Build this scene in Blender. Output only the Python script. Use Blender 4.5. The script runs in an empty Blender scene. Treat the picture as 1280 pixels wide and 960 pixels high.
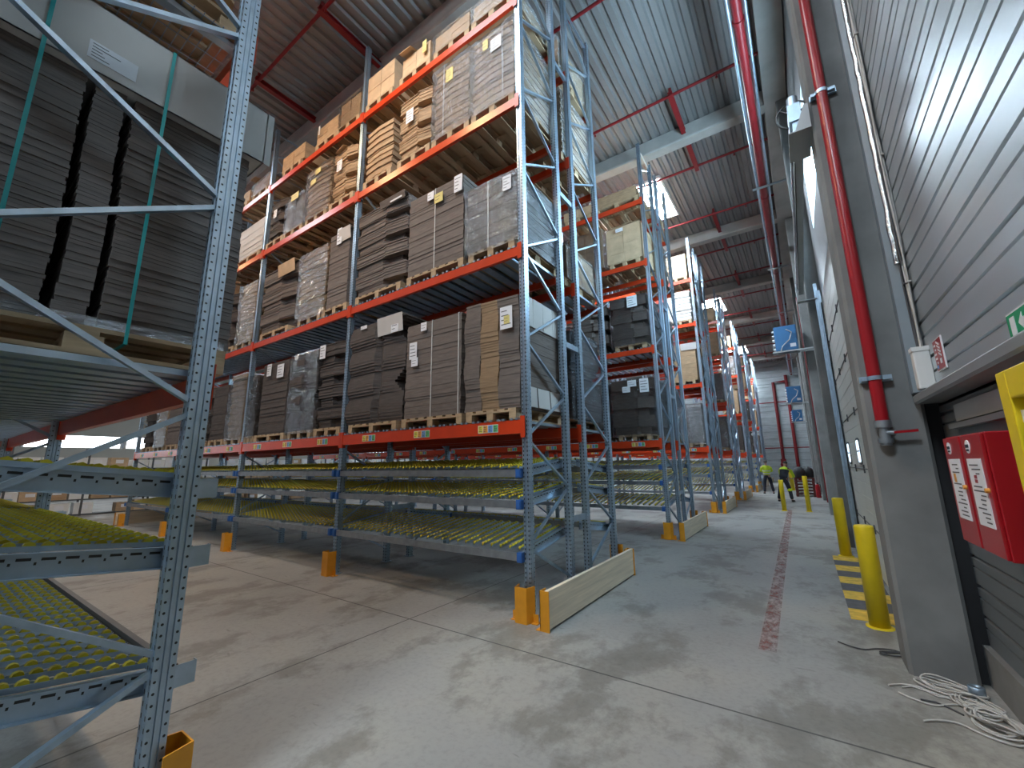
import bpy, bmesh, math, random
from mathutils import Vector, Matrix
random.seed(7)
PI = math.pi
sc = bpy.context.scene
COL = sc.collection
U = random.uniform

# ------------------------------------------------------------------ materials
def nt_new(name):
    m = bpy.data.materials.new(name); m.use_nodes = True
    nt = m.node_tree
    return m, nt, nt.nodes['Principled BSDF']
def node(nt, t, **kw):
    n = nt.nodes.new(t)
    for k, v in kw.items():
        if k.startswith('i_'):
            key = k[2:]
            n.inputs[int(key) if key.isdigit() else key].default_value = v
        else: setattr(n, k, v)
    return n
def mth(nt, op, a, b=None, c=None):
    n = nt.nodes.new('ShaderNodeMath'); n.operation = op
    for i, v in enumerate((a, b, c)):
        if v is None: continue
        if isinstance(v, (int, float)): n.inputs[i].default_value = v
        else: nt.links.new(v, n.inputs[i])
    return n.outputs[0]
def objco(nt): return nt.nodes.new('ShaderNodeTexCoord').outputs['Object']
def noise(nt, co, scale, detail=4, rough=.55, stretch=None):
    if stretch:
        mp = nt.nodes.new('ShaderNodeMapping'); mp.inputs['Scale'].default_value = stretch
        nt.links.new(co, mp.inputs['Vector']); co = mp.outputs[0]
    n = nt.nodes.new('ShaderNodeTexNoise')
    n.inputs['Scale'].default_value = scale; n.inputs['Detail'].default_value = detail; n.inputs['Roughness'].default_value = rough
    nt.links.new(co, n.inputs['Vector']); return n.outputs['Fac']
def ramp(nt, fac, stops):
    r = nt.nodes.new('ShaderNodeValToRGB'); e = r.color_ramp.elements
    while len(e) < len(stops): e.new(.5)
    for i, (p, c) in enumerate(stops):
        e[i].position = p; e[i].color = (*c, 1) if len(c) == 3 else c
    nt.links.new(fac, r.inputs[0]); return r.outputs[0]
def mixc(nt, fac, a, b, mode='MIX'):
    n = nt.nodes.new('ShaderNodeMix'); n.data_type = 'RGBA'; n.blend_type = mode
    for s, v in ((0, fac), (6, a), (7, b)):
        if isinstance(v, (int, float)): n.inputs[s].default_value = v
        elif isinstance(v, tuple): n.inputs[s].default_value = (*v[:3], 1)
        else: nt.links.new(v, n.inputs[s])
    return n.outputs[2]
def bump(nt, h, strength, dist=.01):
    b = nt.nodes.new('ShaderNodeBump'); b.inputs['Strength'].default_value = strength; b.inputs['Distance'].default_value = dist
    nt.links.new(h, b.inputs['Height']); return b.outputs[0]

def mat(name, c, rough=.5, metal=0., var=.12, nscale=6., bmp=0., stretch=None, spec=None, worldco=False):
    m, nt, p = nt_new(name)
    co = nt.nodes.new('ShaderNodeNewGeometry').outputs['Position'] if worldco else objco(nt)
    f = noise(nt, co, nscale, stretch=stretch)
    lo = tuple(max(0, x*(1-var)) for x in c); hi = tuple(min(1, x*(1+var)) for x in c)
    nt.links.new(ramp(nt, f, [(.3, lo), (.7, hi)]), p.inputs['Base Color'])
    p.inputs['Roughness'].default_value = rough; p.inputs['Metallic'].default_value = metal
    if spec is not None: p.inputs['Specular IOR Level'].default_value = spec
    if bmp: nt.links.new(bump(nt, f, bmp), p.inputs['Normal'])
    return m

M = {}
GZ = (.42, .53, .64)  # zinc tinted bluer: the blue sky's reflection is put into the colour
M['galv'] = mat('galvanised steel', GZ, .38, .85, .12, 9)
M['galv_dark'] = mat('aged galvanised steel', (.34, .37, .40), .45, .8, .15, 8)
M['orange'] = mat('orange red beam paint', (.62, .052, .012), .32, 0, .08, 3)
M['red_pipe'] = mat('red sprinkler paint', (.24, .012, .016), .4, 0, .12, 5)
M['red'] = mat('red enamel', (.36, .008, .014), .3, 0, .06, 4)
M['guard'] = mat('amber guard paint', (.72, .30, .015), .42, 0, .1, 6)
M['yellow'] = mat('yellow bollard paint', (.78, .58, .012), .42, 0, .08, 5)
M['wheel'] = mat('yellow wheel plastic', (.66, .54, .03), .4, 0, .1, 6)
M['blue'] = mat('blue plastic clip', (.03, .12, .38), .4, 0, .08, 6)
M['bluebox'] = mat('blue enclosure', (.035, .16, .36), .4, 0, .08, 4)
M['wood'] = mat('pallet wood', (.46, .33, .20), .75, 0, .3, 5, .15, (1, .25, 3))
M['board'] = mat('pale spruce board', (.74, .62, .46), .6, 0, .16, 3.2, .06, (3, .35, 9))
M['kraft'] = mat('kraft cardboard', (.43, .29, .17), .8, 0, .2, 5, .1, (1, 1, 5))
M['kraft_light'] = mat('light kraft cardboard', (.56, .40, .25), .8, 0, .14, 4, .05)
M['kraft_cool_lit'] = mat('grey brown cardboard', (.165, .135, .118), .85, 0, .22, 5, .15, (1, 1, 8))  # kraft greyed: cool light on the lower levels put into the colour
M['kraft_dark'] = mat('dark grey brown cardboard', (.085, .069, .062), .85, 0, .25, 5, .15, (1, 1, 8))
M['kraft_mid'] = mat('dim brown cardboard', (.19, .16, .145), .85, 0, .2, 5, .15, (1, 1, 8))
M['kraft_brown'] = mat('brown cardboard strip', (.30, .20, .115), .85, 0, .2, 6, .15, (1, 1, 8))
M['grey_card'] = mat('pale grey lined cardboard', (.60, .57, .54), .7, 0, .06, 2)
M['white_bag'] = mat('white sack', (.75, .73, .70), .5, 0, .08, 6, .2)
M['concrete_col'] = mat('column concrete', (.21, .21, .205), .8, 0, .18, 2.2, .1)
M['concrete_beam'] = mat('beam concrete', (.46, .45, .42), .85, 0, .14, 1.6, .08)
M['col_steel'] = mat('grey painted steel', (.40, .42, .43), .5, .2, .08, 2)
M['door'] = mat('white door panel', (.70, .71, .66), .45, 0, .04, 1.2)
M['white'] = mat('white plastic', (.78, .78, .76), .45, 0, .04, 4)
M['flash'] = mat('blue grey flashing paint', (.20, .25, .29), .5, .1, .08, 3)
M['foil'] = mat('crinkled foil wrap', (.62, .63, .62), .18, 1, .1, 30, .9)
M['wall_pale'] = mat('pale wall paint', (.42, .41, .37), .7, 0, .04, 1)
M['black'] = mat('black rubber', (.02, .02, .022), .6, 0, .1, 8)
M['dark'] = mat('dark steel', (.10, .105, .11), .5, .4, .1, 5)
M['cable_grey'] = mat('grey cable sheath', (.52, .50, .47), .5, 0, .1, 8)
M['cable_dark'] = mat('dark cable sheath', (.06, .06, .065), .5, 0, .1, 8)
M['strap'] = mat('white strapping', (.72, .72, .70), .5, 0, .04, 8)
M['teal'] = mat('turquoise strapping', (.02, .36, .36), .35, 0, .05, 8)
M['paper'] = mat('white paper', (.80, .81, .84), .6, 0, .03, 8)
M['paper_yel'] = mat('yellow tape', (.72, .62, .22), .6, 0, .05, 8)
M['ink'] = mat('printed ink', (.10, .10, .11), .6, 0, .02, 8)
M['st_yel'] = mat('sticker yellow', (.80, .68, .08), .5, 0, .03, 8)
M['st_grn'] = mat('sticker green', (.12, .45, .16), .5, 0, .03, 8)
M['st_blu'] = mat('sticker blue', (.16, .34, .66), .5, 0, .03, 8)
M['st_org'] = mat('sticker orange', (.80, .36, .06), .5, 0, .03, 8)
M['green'] = mat('sign green', (.0, .30, .12), .45, 0, .03, 8)
M['skin'] = mat('skin', (.50, .32, .24), .55, 0, .06, 8)
M['hair'] = mat('dark hair', (.035, .025, .02), .6, 0, .1, 20)
M['hivis'] = mat('fluorescent yellow cloth', (.62, .80, .03), .75, 0, .08, 10)
M['navy'] = mat('dark navy cloth', (.022, .026, .04), .8, 0, .12, 10)
M['reflex'] = mat('reflective tape', (.66, .68, .68), .35, .3, .03, 10)
M['shoe'] = mat('black shoe leather', (.018, .016, .016), .5, 0, .05, 10)
M['maroon'] = mat('maroon pallet paint', (.16, .035, .03), .7, 0, .15, 6)
M['wall_dark'] = mat('grey cladding steel', (.34, .36, .37), .42, .55, .07, 1.5)
M['yel_dark'] = mat('stripe charcoal paint', (.09, .09, .10), .7, 0, .25, 9)
M['yel_mark'] = mat('stripe yellow paint', (.66, .43, .05), .65, 0, .3, 9)

def m_cladding(name, c, rough, metal):
    m, nt, p = nt_new(name)
    co = objco(nt)
    f = noise(nt, co, 1.3, 3, .5, (1, .35, 2.2)); f2 = noise(nt, co, 40, 2, .5, (1, .02, 1))
    nt.links.new(ramp(nt, f, [(.3, tuple(x*.88 for x in c)), (.7, tuple(min(1, x*1.08) for x in c))]), p.inputs['Base Color'])
    p.inputs['Metallic'].default_value = metal
    r = nt.nodes.new('ShaderNodeMapRange'); r.inputs['To Min'].default_value = rough-.07; r.inputs['To Max'].default_value = rough+.1
    nt.links.new(f, r.inputs[0]); nt.links.new(r.outputs[0], p.inputs['Roughness'])
    nt.links.new(bump(nt, f2, .06, .004), p.inputs['Normal'])
    return m
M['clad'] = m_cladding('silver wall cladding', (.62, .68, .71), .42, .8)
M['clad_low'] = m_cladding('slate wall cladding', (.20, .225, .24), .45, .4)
M['deck'] = m_cladding('galvanised roof deck', (.31, .305, .30), .5, .5)
M['clad_end'] = m_cladding('end wall cladding', (.50, .55, .57), .42, .45)

def m_perf():
    m, nt, p = nt_new('perforated galvanised steel')
    co = objco(nt)
    sx = nt.nodes.new('ShaderNodeSeparateXYZ'); nt.links.new(co, sx.inputs[0])
    nn = nt.nodes.new('ShaderNodeSeparateXYZ'); tc = nt.nodes.new('ShaderNodeTexCoord'); nt.links.new(tc.outputs['Normal'], nn.inputs[0])
    isx = mth(nt, 'GREATER_THAN', mth(nt, 'ABSOLUTE', nn.outputs[0]), .7)
    ay = mth(nt, 'ABSOLUTE', sx.outputs[1]); ax = mth(nt, 'ABSOLUTE', sx.outputs[0])
    zf = mth(nt, 'SUBTRACT', mth(nt, 'FRACT', mth(nt, 'DIVIDE', sx.outputs[2], .05)), .5)
    # round holes on the side faces, taller slots on the aisle faces
    d1 = mth(nt, 'SQRT', mth(nt, 'ADD', mth(nt, 'POWER', mth(nt, 'SUBTRACT', ay, .033), 2), mth(nt, 'POWER', mth(nt, 'MULTIPLY', zf, .05), 2)))
    h1 = mth(nt, 'LESS_THAN', d1, .0062)
    h2 = mth(nt, 'MULTIPLY', mth(nt, 'LESS_THAN', mth(nt, 'ABSOLUTE', mth(nt, 'SUBTRACT', ax, .027)), .0065), mth(nt, 'LESS_THAN', mth(nt, 'ABSOLUTE', zf), .22))
    hole = mth(nt, 'ADD', mth(nt, 'MULTIPLY', isx, h1), mth(nt, 'MULTIPLY', mth(nt, 'SUBTRACT', 1., isx), h2))
    f = noise(nt, co, 9)
    base = ramp(nt, f, [(.3, tuple(x*.88 for x in GZ)), (.7, tuple(x*1.1 for x in GZ))])
    nt.links.new(mixc(nt, hole, base, (.02, .022, .025)), p.inputs['Base Color'])
    nt.links.new(mth(nt, 'MULTIPLY', mth(nt, 'SUBTRACT', 1., hole), .85), p.inputs['Metallic'])
    p.inputs['Roughness'].default_value = .36
    return m
M['perf'] = m_perf()

def m_slot():      # galvanised channel with a row of slots and a row of round holes (holes run along local y)
    m, nt, p = nt_new('slotted galvanised channel')
    co = objco(nt)
    s = nt.nodes.new('ShaderNodeSeparateXYZ'); nt.links.new(co, s.inputs[0])
    yf = mth(nt, 'SUBTRACT', mth(nt, 'FRACT', mth(nt, 'DIVIDE', s.outputs[1], .075)), .5)
    yg = mth(nt, 'SUBTRACT', mth(nt, 'FRACT', mth(nt, 'ADD', mth(nt, 'DIVIDE', s.outputs[1], .075), .5)), .5)
    a = mth(nt, 'MULTIPLY', mth(nt, 'LESS_THAN', mth(nt, 'ABSOLUTE', yf), .3), mth(nt, 'LESS_THAN', mth(nt, 'ABSOLUTE', mth(nt, 'ADD', s.outputs[2], .028)), .006))
    b = mth(nt, 'MULTIPLY', mth(nt, 'LESS_THAN', mth(nt, 'ABSOLUTE', yg), .055), mth(nt, 'LESS_THAN', mth(nt, 'ABSOLUTE', mth(nt, 'ADD', s.outputs[2], .046)), .006))
    hole = mth(nt, 'ADD', a, b)
    f = noise(nt, co, 7)
    base = ramp(nt, f, [(.3, tuple(x*.86 for x in GZ)), (.7, tuple(x*1.08 for x in GZ))])
    nt.links.new(mixc(nt, hole, base, (.02, .022, .025)), p.inputs['Base Color'])
    nt.links.new(mth(nt, 'MULTIPLY', mth(nt, 'SUBTRACT', 1., hole), .8), p.inputs['Metallic'])
    p.inputs['Roughness'].default_value = .4
    return m
M['slot'] = m_slot()

def m_floor():
    m, nt, p = nt_new('polished concrete floor')
    co = nt.nodes.new('ShaderNodeNewGeometry').outputs['Position']
    a = noise(nt, co, .42, 4, .55); b = noise(nt, co, 1.15, 9, .68, (1, .7, 1)); c = noise(nt, co, 22, 5, .65); e = noise(nt, co, 3.4, 6, .6, (.5, 1.4, 1))
    col = ramp(nt, a, [(.34, (.245, .242, .234)), (.50, (.295, .29, .275)), (.68, (.345, .326, .286))])
    col = mixc(nt, ramp(nt, b, [(.50, (0, 0, 0)), (.57, (.75, .75, .75)), (.70, (1, 1, 1))]), col, mixc(nt, .65, col, (.105, .094, .076)))
    col = mixc(nt, ramp(nt, e, [(.60, (0, 0, 0)), (.72, (.5, .5, .5))]), col, (.30, .298, .292))
    col = mixc(nt, .55, col, ramp(nt, c, [(.28, (.70, .70, .70)), (.5, (1, 1, 1)), (.75, (1.1, 1.1, 1.1))]), 'MULTIPLY')
    # scattered dark specks and scuffs
    g = noise(nt, co, 7.5, 3, .5, (.45, 1.6, 1)); 
    col = mixc(nt, mth(nt, 'MULTIPLY', ramp(nt, g, [(.69, (0, 0, 0)), (.74, (1, 1, 1))]), .6), col, (.14, .13, .12))
    # expansion joints
    s = nt.nodes.new('ShaderNodeSeparateXYZ'); nt.links.new(co, s.inputs[0])
    jx = mth(nt, 'LESS_THAN', mth(nt, 'ABSOLUTE', mth(nt, 'SUBTRACT', mth(nt, 'FRACT', mth(nt, 'DIVIDE', mth(nt, 'ADD', s.outputs[0], 1.13+60-2.5), 5.0)), .5)), .0016)
    jy = mth(nt, 'LESS_THAN', mth(nt, 'ABSOLUTE', mth(nt, 'SUBTRACT', mth(nt, 'FRACT', mth(nt, 'DIVIDE', mth(nt, 'ADD', s.outputs[1], .69+60-3.), 6.0)), .5)), .0014)
    col = mixc(nt, mth(nt, 'MINIMUM', mth(nt, 'ADD', jx, jy), 1.), col, (.055, .052, .05))
    nt.links.new(col, p.inputs['Base Color'])
    r = nt.nodes.new('ShaderNodeMapRange'); r.inputs['To Min'].default_value = .36; r.inputs['To Max'].default_value = .60
    nt.links.new(b, r.inputs[0]); nt.links.new(r.outputs[0], p.inputs['Roughness'])
    nt.links.new(bump(nt, c, .05, .003), p.inputs['Normal'])
    return m
M['floor'] = m_floor()

def m_worn(name, c, thr):
    m, nt, p = nt_new(name)
    co = nt.nodes.new('ShaderNodeNewGeometry').outputs['Position']
    f = noise(nt, co, 9, 8, .8, (1.2, .6, 1))
    p.inputs['Base Color'].default_value = (*c, 1); p.inputs['Roughness'].default_value = .6
    nt.links.new(mth(nt, 'MULTIPLY', ramp(nt, f, [(thr, (0, 0, 0)), (thr+.16, (1, 1, 1))]), .62), p.inputs['Alpha'])
    return m
M['red_line'] = m_worn('worn red floor paint', (.34, .10, .085), .42)

def m_film(name, alpha, rough=.12, tint=(.85, .9, .95)):
    m, nt, p = nt_new(name)
    co = objco(nt)
    f = noise(nt, co, 9, 6, .7, (.7, .7, 2.6)); g = noise(nt, co, 3.0, 4, .6, (1.0, 1.0, 6))
    tr = nt.nodes.new('ShaderNodeBsdfTransparent'); gl = nt.nodes.new('ShaderNodeBsdfGlossy'); df = nt.nodes.new('ShaderNodeBsdfDiffuse')
    gl.inputs['Roughness'].default_value = rough; gl.inputs['Color'].default_value = (*tint, 1); df.inputs['Color'].default_value = (.6, .62, .64, 1)
    h = mth(nt, 'ADD', f, mth(nt, 'MULTIPLY', g, 1.5)); bn = bump(nt, h, .75, .035)
    nt.links.new(bn, gl.inputs['Normal'])
    m1 = nt.nodes.new('ShaderNodeMixShader'); m1.inputs[0].default_value = .05 if rough < .12 else .22
    nt.links.new(gl.outputs[0], m1.inputs[1]); nt.links.new(df.outputs[0], m1.inputs[2])
    m2 = nt.nodes.new('ShaderNodeMixShader')
    fr = nt.nodes.new('ShaderNodeFresnel'); fr.inputs[0].default_value = 1.45; nt.links.new(bn, fr.inputs['Normal'])
    fac = mth(nt, 'MINIMUM', mth(nt, 'ADD', mth(nt, 'MULTIPLY', ramp(nt, f, [(.45, (.12, .12, .12)), (.70, (1, 1, 1))]), alpha), mth(nt, 'MULTIPLY', fr.outputs[0], .75)), .9)
    nt.links.new(fac, m2.inputs[0]); nt.links.new(tr.outputs[0], m2.inputs[1]); nt.links.new(m1.outputs[0], m2.inputs[2])
    nt.links.new(m2.outputs[0], nt.nodes['Material Output'].inputs[0])
    return m
M['film'] = m_film('clear stretch film', .10, .10)
M['film_white'] = m_film('milky stretch film', .36, .15)

M['film_glint'] = m_film('creased glossy film', .30, .07)
def m_emit(name, c, s):
    m, nt, p = nt_new(name)
    e = nt.nodes.new('ShaderNodeEmission'); e.inputs[0].default_value = (*c, 1); e.inputs[1].default_value = s
    nt.links.new(e.outputs[0], nt.nodes['Material Output'].inputs[0]); return m
M['sky'] = m_emit('daylit skylight pane', (.74, .88, 1.0), 34)
M['sky_dim'] = m_emit('dimmed skylight pane', (.84, .92, 1.0), 9)  # dimmed only to tune the light from the added and far-left skylights
M['day'] = m_emit('daylit window pane', (.85, .93, 1.0), 5)
M['day_blue'] = m_emit('blue daylit glazing', (.52, .79, 1.0), 15)
M['day_soft'] = m_emit('daylit door window pane', (.62, .82, 1.0), 1.3)
M['lamp'] = m_emit('warm lamp lens', (1.0, .66, .34), 120)
M['lamp_far'] = m_emit('far lamp lens', (1.0, .93, .8), 14)

# ------------------------------------------------------------------ mesh building
class MB:
    def __init__(s): s.v = []; s.f = []; s.m = []; s.sm = []
    def add(s, vs, fs, m=0, smooth=False):
        o = len(s.v); s.v += [tuple(v) for v in vs]
        for f in fs: s.f.append([o+i for i in f]); s.m.append(m); s.sm.append(smooth)
    def box(s, x0, y0, z0, x1, y1, z1, m=0):
        s.add([(x0,y0,z0),(x1,y0,z0),(x1,y1,z0),(x0,y1,z0),(x0,y0,z1),(x1,y0,z1),(x1,y1,z1),(x0,y1,z1)],
              [(0,3,2,1),(4,5,6,7),(0,1,5,4),(1,2,6,5),(2,3,7,6),(3,0,4,7)], m); return s
    def obox(s, c, ax, ay, az, m=0):
        c, ax, ay, az = map(Vector, (c, ax, ay, az))
        vs = [c+i*ax+j*ay+k*az for k in (-1,1) for (i,j) in ((-1,-1),(1,-1),(1,1),(-1,1))]
        s.add(vs, [(0,3,2,1),(4,5,6,7),(0,1,5,4),(1,2,6,5),(2,3,7,6),(3,0,4,7)], m); return s
    def bar(s, p, q, w, h, up=(0,0,1), m=0):
        p, q = Vector(p), Vector(q); d = (q-p); L = d.length; d.normalize(); u = Vector(up)
        sd = d.cross(u)
        if sd.length < 1e-5: sd = d.cross(Vector((1,0,0)))
        sd.normalize(); u = sd.cross(d)
        return s.obox((p+q)/2, d*L/2, sd*w/2, u*h/2, m)
    def prism(s, poly, z0, z1, m=0):          # poly in xy, counter-clockwise
        n = len(poly)
        s.add([(x,y,z0) for x,y in poly]+[(x,y,z1) for x,y in poly],
              [tuple(range(n-1,-1,-1)), tuple(range(n,2*n))]+[(i,(i+1)%n,n+(i+1)%n,n+i) for i in range(n)], m); return s
    def ext(s, prof, axis, a, b, m=0):        # closed profile extruded along x or y. axis 'x': prof=(y,z); 'y': prof=(x,z)
        n = len(prof)
        if axis == 'x': vs = [(a,p,q) for p,q in prof]+[(b,p,q) for p,q in prof]
        else: vs = [(p,a,q) for p,q in prof]+[(p,b,q) for p,q in prof]
        s.add(vs, [tuple(range(n)), tuple(range(2*n-1,n-1,-1))]+[(i,n+i,n+(i+1)%n,(i+1)%n) for i in range(n)], m); return s
    def cyl(s, p, q, r, n=12, r2=None, m=0, caps=True):
        p, q = Vector(p), Vector(q); d = (q-p).normalized(); a = d.orthogonal().normalized(); b = d.cross(a)
        r2 = r if r2 is None else r2
        vs = [p+(a*math.cos(t)+b*math.sin(t))*r for t in [2*PI*i/n for i in range(n)]]+[q+(a*math.cos(t)+b*math.sin(t))*r2 for t in [2*PI*i/n for i in range(n)]]
        s.add(vs, [(i,(i+1)%n,n+(i+1)%n,n+i) for i in range(n)], m, True)
        if caps: s.add(vs, [tuple(range(n-1,-1,-1)), tuple(range(n,2*n))], m)
        return s
    def tube(s, pts, r, n=6, m=0, closed=False):
        pts = [Vector(p) for p in pts]; N = len(pts); vs = []; a = None
        for i, p in enumerate(pts):
            d = (pts[min(i+1,N-1)]-pts[max(i-1,0)]).normalized()
            a = d.orthogonal().normalized() if a is None else (a-d*a.dot(d)).normalized()
            b = d.cross(a)
            vs += [p+(a*math.cos(2*PI*k/n)+b*math.sin(2*PI*k/n))*r for k in range(n)]
        fs = [(i*n+k,i*n+(k+1)%n,(i+1)*n+(k+1)%n,(i+1)*n+k) for i in range(N-1) for k in range(n)]
        s.add(vs, fs, m, True); s.add(vs[:n], [tuple(range(n-1,-1,-1))], m); s.add(vs[-n:], [tuple(range(n))], m); return s
    def lathe(s, c, prof, n=20, m=0):         # prof [(r,z)]
        cx, cy, cz = c; vs = [(cx+r*math.cos(2*PI*k/n), cy+r*math.sin(2*PI*k/n), cz+z) for r,z in prof for k in range(n)]
        s.add(vs, [(i*n+k,i*n+(k+1)%n,(i+1)*n+(k+1)%n,(i+1)*n+k) for i in range(len(prof)-1) for k in range(n)], m, True)
        return s
    def mesh(s, name, mats):
        me = bpy.data.meshes.new(name); me.from_pydata(s.v, [], s.f)
        for x in (mats if isinstance(mats, (list, tuple)) else [mats]): me.materials.append(M[x])
        me.polygons.foreach_set('material_index', s.m); me.polygons.foreach_set('use_smooth', s.sm); me.update(); return me
    def build(s, name, mats, parent=None, loc=(0,0,0), label=None, bevel=0):
        o = link(name, s.mesh(name, mats), parent, loc)
        if label: o['label'] = label
        if bevel:
            b = o.modifiers.new('edge', 'BEVEL'); b.width = bevel; b.segments = 2; b.limit_method = 'ANGLE'
        return o
def link(name, me, parent=None, loc=(0,0,0)):
    o = bpy.data.objects.new(name, me); COL.objects.link(o); o.location = loc
    if parent is not None: o.parent = parent
    return o
def thing(name, label, cat, loc=(0,0,0), group=None, rz=0):
    o = bpy.data.objects.new(name, None); COL.objects.link(o); o.location = loc; o.rotation_euler = (0,0,rz); o.empty_display_size = .1
    return tag(o, label, cat, group)
def tag(o, label, cat=None, group=None, kind=None):
    o['label'] = label
    if cat: o['category'] = cat
    if group: o['group'] = group
    if kind: o['kind'] = kind
    return o
def struct(o, label, cat): return tag(o, label, cat, None, 'structure')
def kids(o): return [c for c in o.children]
def copy_tree(o, loc=None, parent=None, rz=None):
    c = o.copy(); COL.objects.link(c)
    if parent is not None: c.parent = parent
    if loc is not None: c.location = loc
    if rz is not None: c.rotation_euler = (0,0,rz)
    for ch in kids(o): copy_tree(ch, None, c)
    return c
ORD = ['first','second','third','fourth','fifth','sixth','seventh','eighth','ninth','tenth','eleventh','twelfth','thirteenth','fourteenth','fifteenth','sixteenth','seventeenth','eighteenth']

# ------------------------------------------------------------------ camera
cam = bpy.data.cameras.new('camera'); co = bpy.data.objects.new('camera', cam); COL.objects.link(co)
yw, pt, rl = -.6035, .1942, -.0141
F = Vector((math.sin(yw)*math.cos(pt), math.cos(yw)*math.cos(pt), math.sin(pt)))
R0 = Vector((math.cos(yw), -math.sin(yw), 0)); U0 = R0.cross(F)
R = math.cos(rl)*R0+math.sin(rl)*U0; UP = -math.sin(rl)*R0+math.cos(rl)*U0
CP = Vector((2.6914, -4.1587, 1.658))
co.matrix_world = Matrix(((R.x,UP.x,-F.x,CP.x),(R.y,UP.y,-F.y,CP.y),(R.z,UP.z,-F.z,CP.z),(0,0,0,1)))
cam.sensor_width = 36; cam.lens = 518.07/1280*36; cam.clip_start = .05; cam.clip_end = 300
sc.camera = co

HD = 10.7           # roof deck underside
Z = [2.2, 4.4735, 6.78, 8.532]
BAY = 3.7; D = 1.1; PITCH = 5.8835; REAR = 2.64

# ------------------------------------------------------------------ the setting
struct(MB().box(-40,-13,-.2,7,42,0).build('floor','floor'), 'worn grey polished concrete floor of the hall', 'floor')
# roof deck: trapezoidal ribs running along y
def deck():
    mb = MB(); x = -38.; prof = []
    while x < 3.6:
        prof += [(x, HD), (x+.115, HD), (x+.150, HD+.055), (x+.215, HD+.055)]; x += .25
    n = len(prof); vs = [(a,-13,z) for a,z in prof]+[(a,42,z) for a,z in prof]
    mb.add(vs, [(i,i+1,n+i+1,n+i) for i in range(n-1)])
    mb.box(-38,-13,HD+.3,3.6,42,HD+.35)
    return mb
o = deck().build('ceiling','deck'); struct(o, 'ribbed galvanised steel roof deck over the racks', 'ceiling')
tn = 0
def trim(mb, m, label, bevel=0):
    global tn; tn += 1
    return struct(mb.build('trim_%d' % tn, m, bevel=bevel), label, 'trim')
for k in range(-1, 7):      # roof beams across the hall on the column grid
    y = .6+6*k
    trim(MB().ext([(y,10.3),(y+.3,10.3),(y+.34,10.34),(y+.34,HD),(y-.02,HD),(y-.02,10.34)],'x',-38,3.0), 'concrete_beam', 'concrete roof beam crossing above the racks, %s from the camera end' % ORD[k+1])
trim(MB().box(2.94,-13,10.26,3.40,40,HD), 'concrete_beam', 'pale concrete eaves beam running along above the right wall')

# columns along the right wall
cn = 0
for k in range(-1, 7):
    y = .6+6*k
    a, b = 3.17, 3.57; c = .025
    cols = MB().prism([(a+c,y),(b-c,y),(b,y+c),(b,y+.4-c),(b-c,y+.4),(a+c,y+.4),(a,y+.4-c),(a,y+c)], 0, HD)
    o = cols.build('column', 'concrete_col'); o.name = 'column_%d' % (k+2)
    struct(o, 'grey concrete column on the right wall, %s along from the camera' % ORD[k+1], 'column')

# right wall: tray cladding with horizontal ribs
def cladding(y0, y1, z0, z1, x, step=.30, groove=.025, thick=.12):
    prof = [(x, z0)]; z = z0
    while z < z1-.01:
        e = min(z+step, z1)
        prof += [(x, min(z+step*.52, z1)), (x+groove*.6, min(z+step*.54, z1)), (x+groove*.6, min(z+step*.57, z1)), (x, min(z+step*.59, z1)), (x, max(e-.03, z)), (x+groove, max(e-.022, z)), (x+groove, max(e-.006, z)), (x, e)]
        z += step
    prof += [(x+thick, z1), (x+thick, z0)]
    return MB().ext(prof, 'y', y0, y1)
mb = cladding(-13, 1.02, 2.16, HD, 3.6)
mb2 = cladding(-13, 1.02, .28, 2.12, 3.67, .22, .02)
o = mb.build('wall_right','clad'); struct(o, 'silver horizontal tray cladding of the right wall', 'wall')
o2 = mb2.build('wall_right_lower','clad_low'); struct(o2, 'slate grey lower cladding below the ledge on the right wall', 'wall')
trim(MB().box(3.63,-13,0,3.85,1.02,.28), 'concrete_col', 'concrete plinth at the foot of the right wall')
trim(MB().ext([(3.52,2.11),(3.72,2.11),(3.72,2.19),(3.52,2.19),(3.505,2.175),(3.505,2.125)],'y',-13,.58), 'wall_dark', 'grey steel ledge along the right wall')
trim(MB().cyl((3.585,-13,2.205),(3.585,.5,2.205),.014,8), 'white', 'thin white conduit lying on the grey ledge')
mb = MB().box(3.62,-1.2,1.88,3.668,.3,1.915).box(3.62,-1.2,1.915,3.668,-1.16,2.11)
trim(mb, 'wall_dark', 'pale steel trim below the ledge on the right wall')
trim(MB().box(3.645,-1.05,1.93,3.668,.2,2.05), 'col_steel', 'flat grey panel under the ledge')
# flashing between the near column and the cladding
trim(MB().prism([(3.50,.50),(3.60,.44),(3.605,.455),(3.575,.60),(3.50,.60)], 2.2, HD), 'flash', 'folded steel flashing beside the near column')
# walls beyond the near column
trim(MB().box(3.575,.70,0,3.80,.98,HD), 'black', 'black box standing in for shade in the gap behind the near column')  # black box stands in for the shadowed gap beside the column
door_top = 4.96
mb = MB().box(3.42,1.0,door_top,3.66,6.6,6.3).box(3.42,1.0,8.0,3.66,6.6,HD).box(3.42,5.7,6.3,3.66,6.6,8.0)
struct(mb.build('wall_right_above_door','wall_dark'), 'grey wall above the white sectional door', 'wall')
win = MB().box(3.5,1.0,6.3,3.54,5.7,8.0).build('window_1','day_blue'); struct(win, 'bright glazed strip above the white door', 'window')
mb = MB().box(3.44,1.0,6.28,3.6,5.72,6.34).box(3.44,1.0,7.96,3.6,5.72,8.02)
for y in (2.3,3.6): mb.box(3.46,y-.03,6.34,3.6,y+.03,7.96)
mb.build('window_frame','col_steel',win)
mb = cladding(7.0, 12.6, 0, HD, 3.55, .4); struct(mb.build('wall_right_middle','clad_end'), 'pale steel wall between the second and third columns', 'wall')
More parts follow.
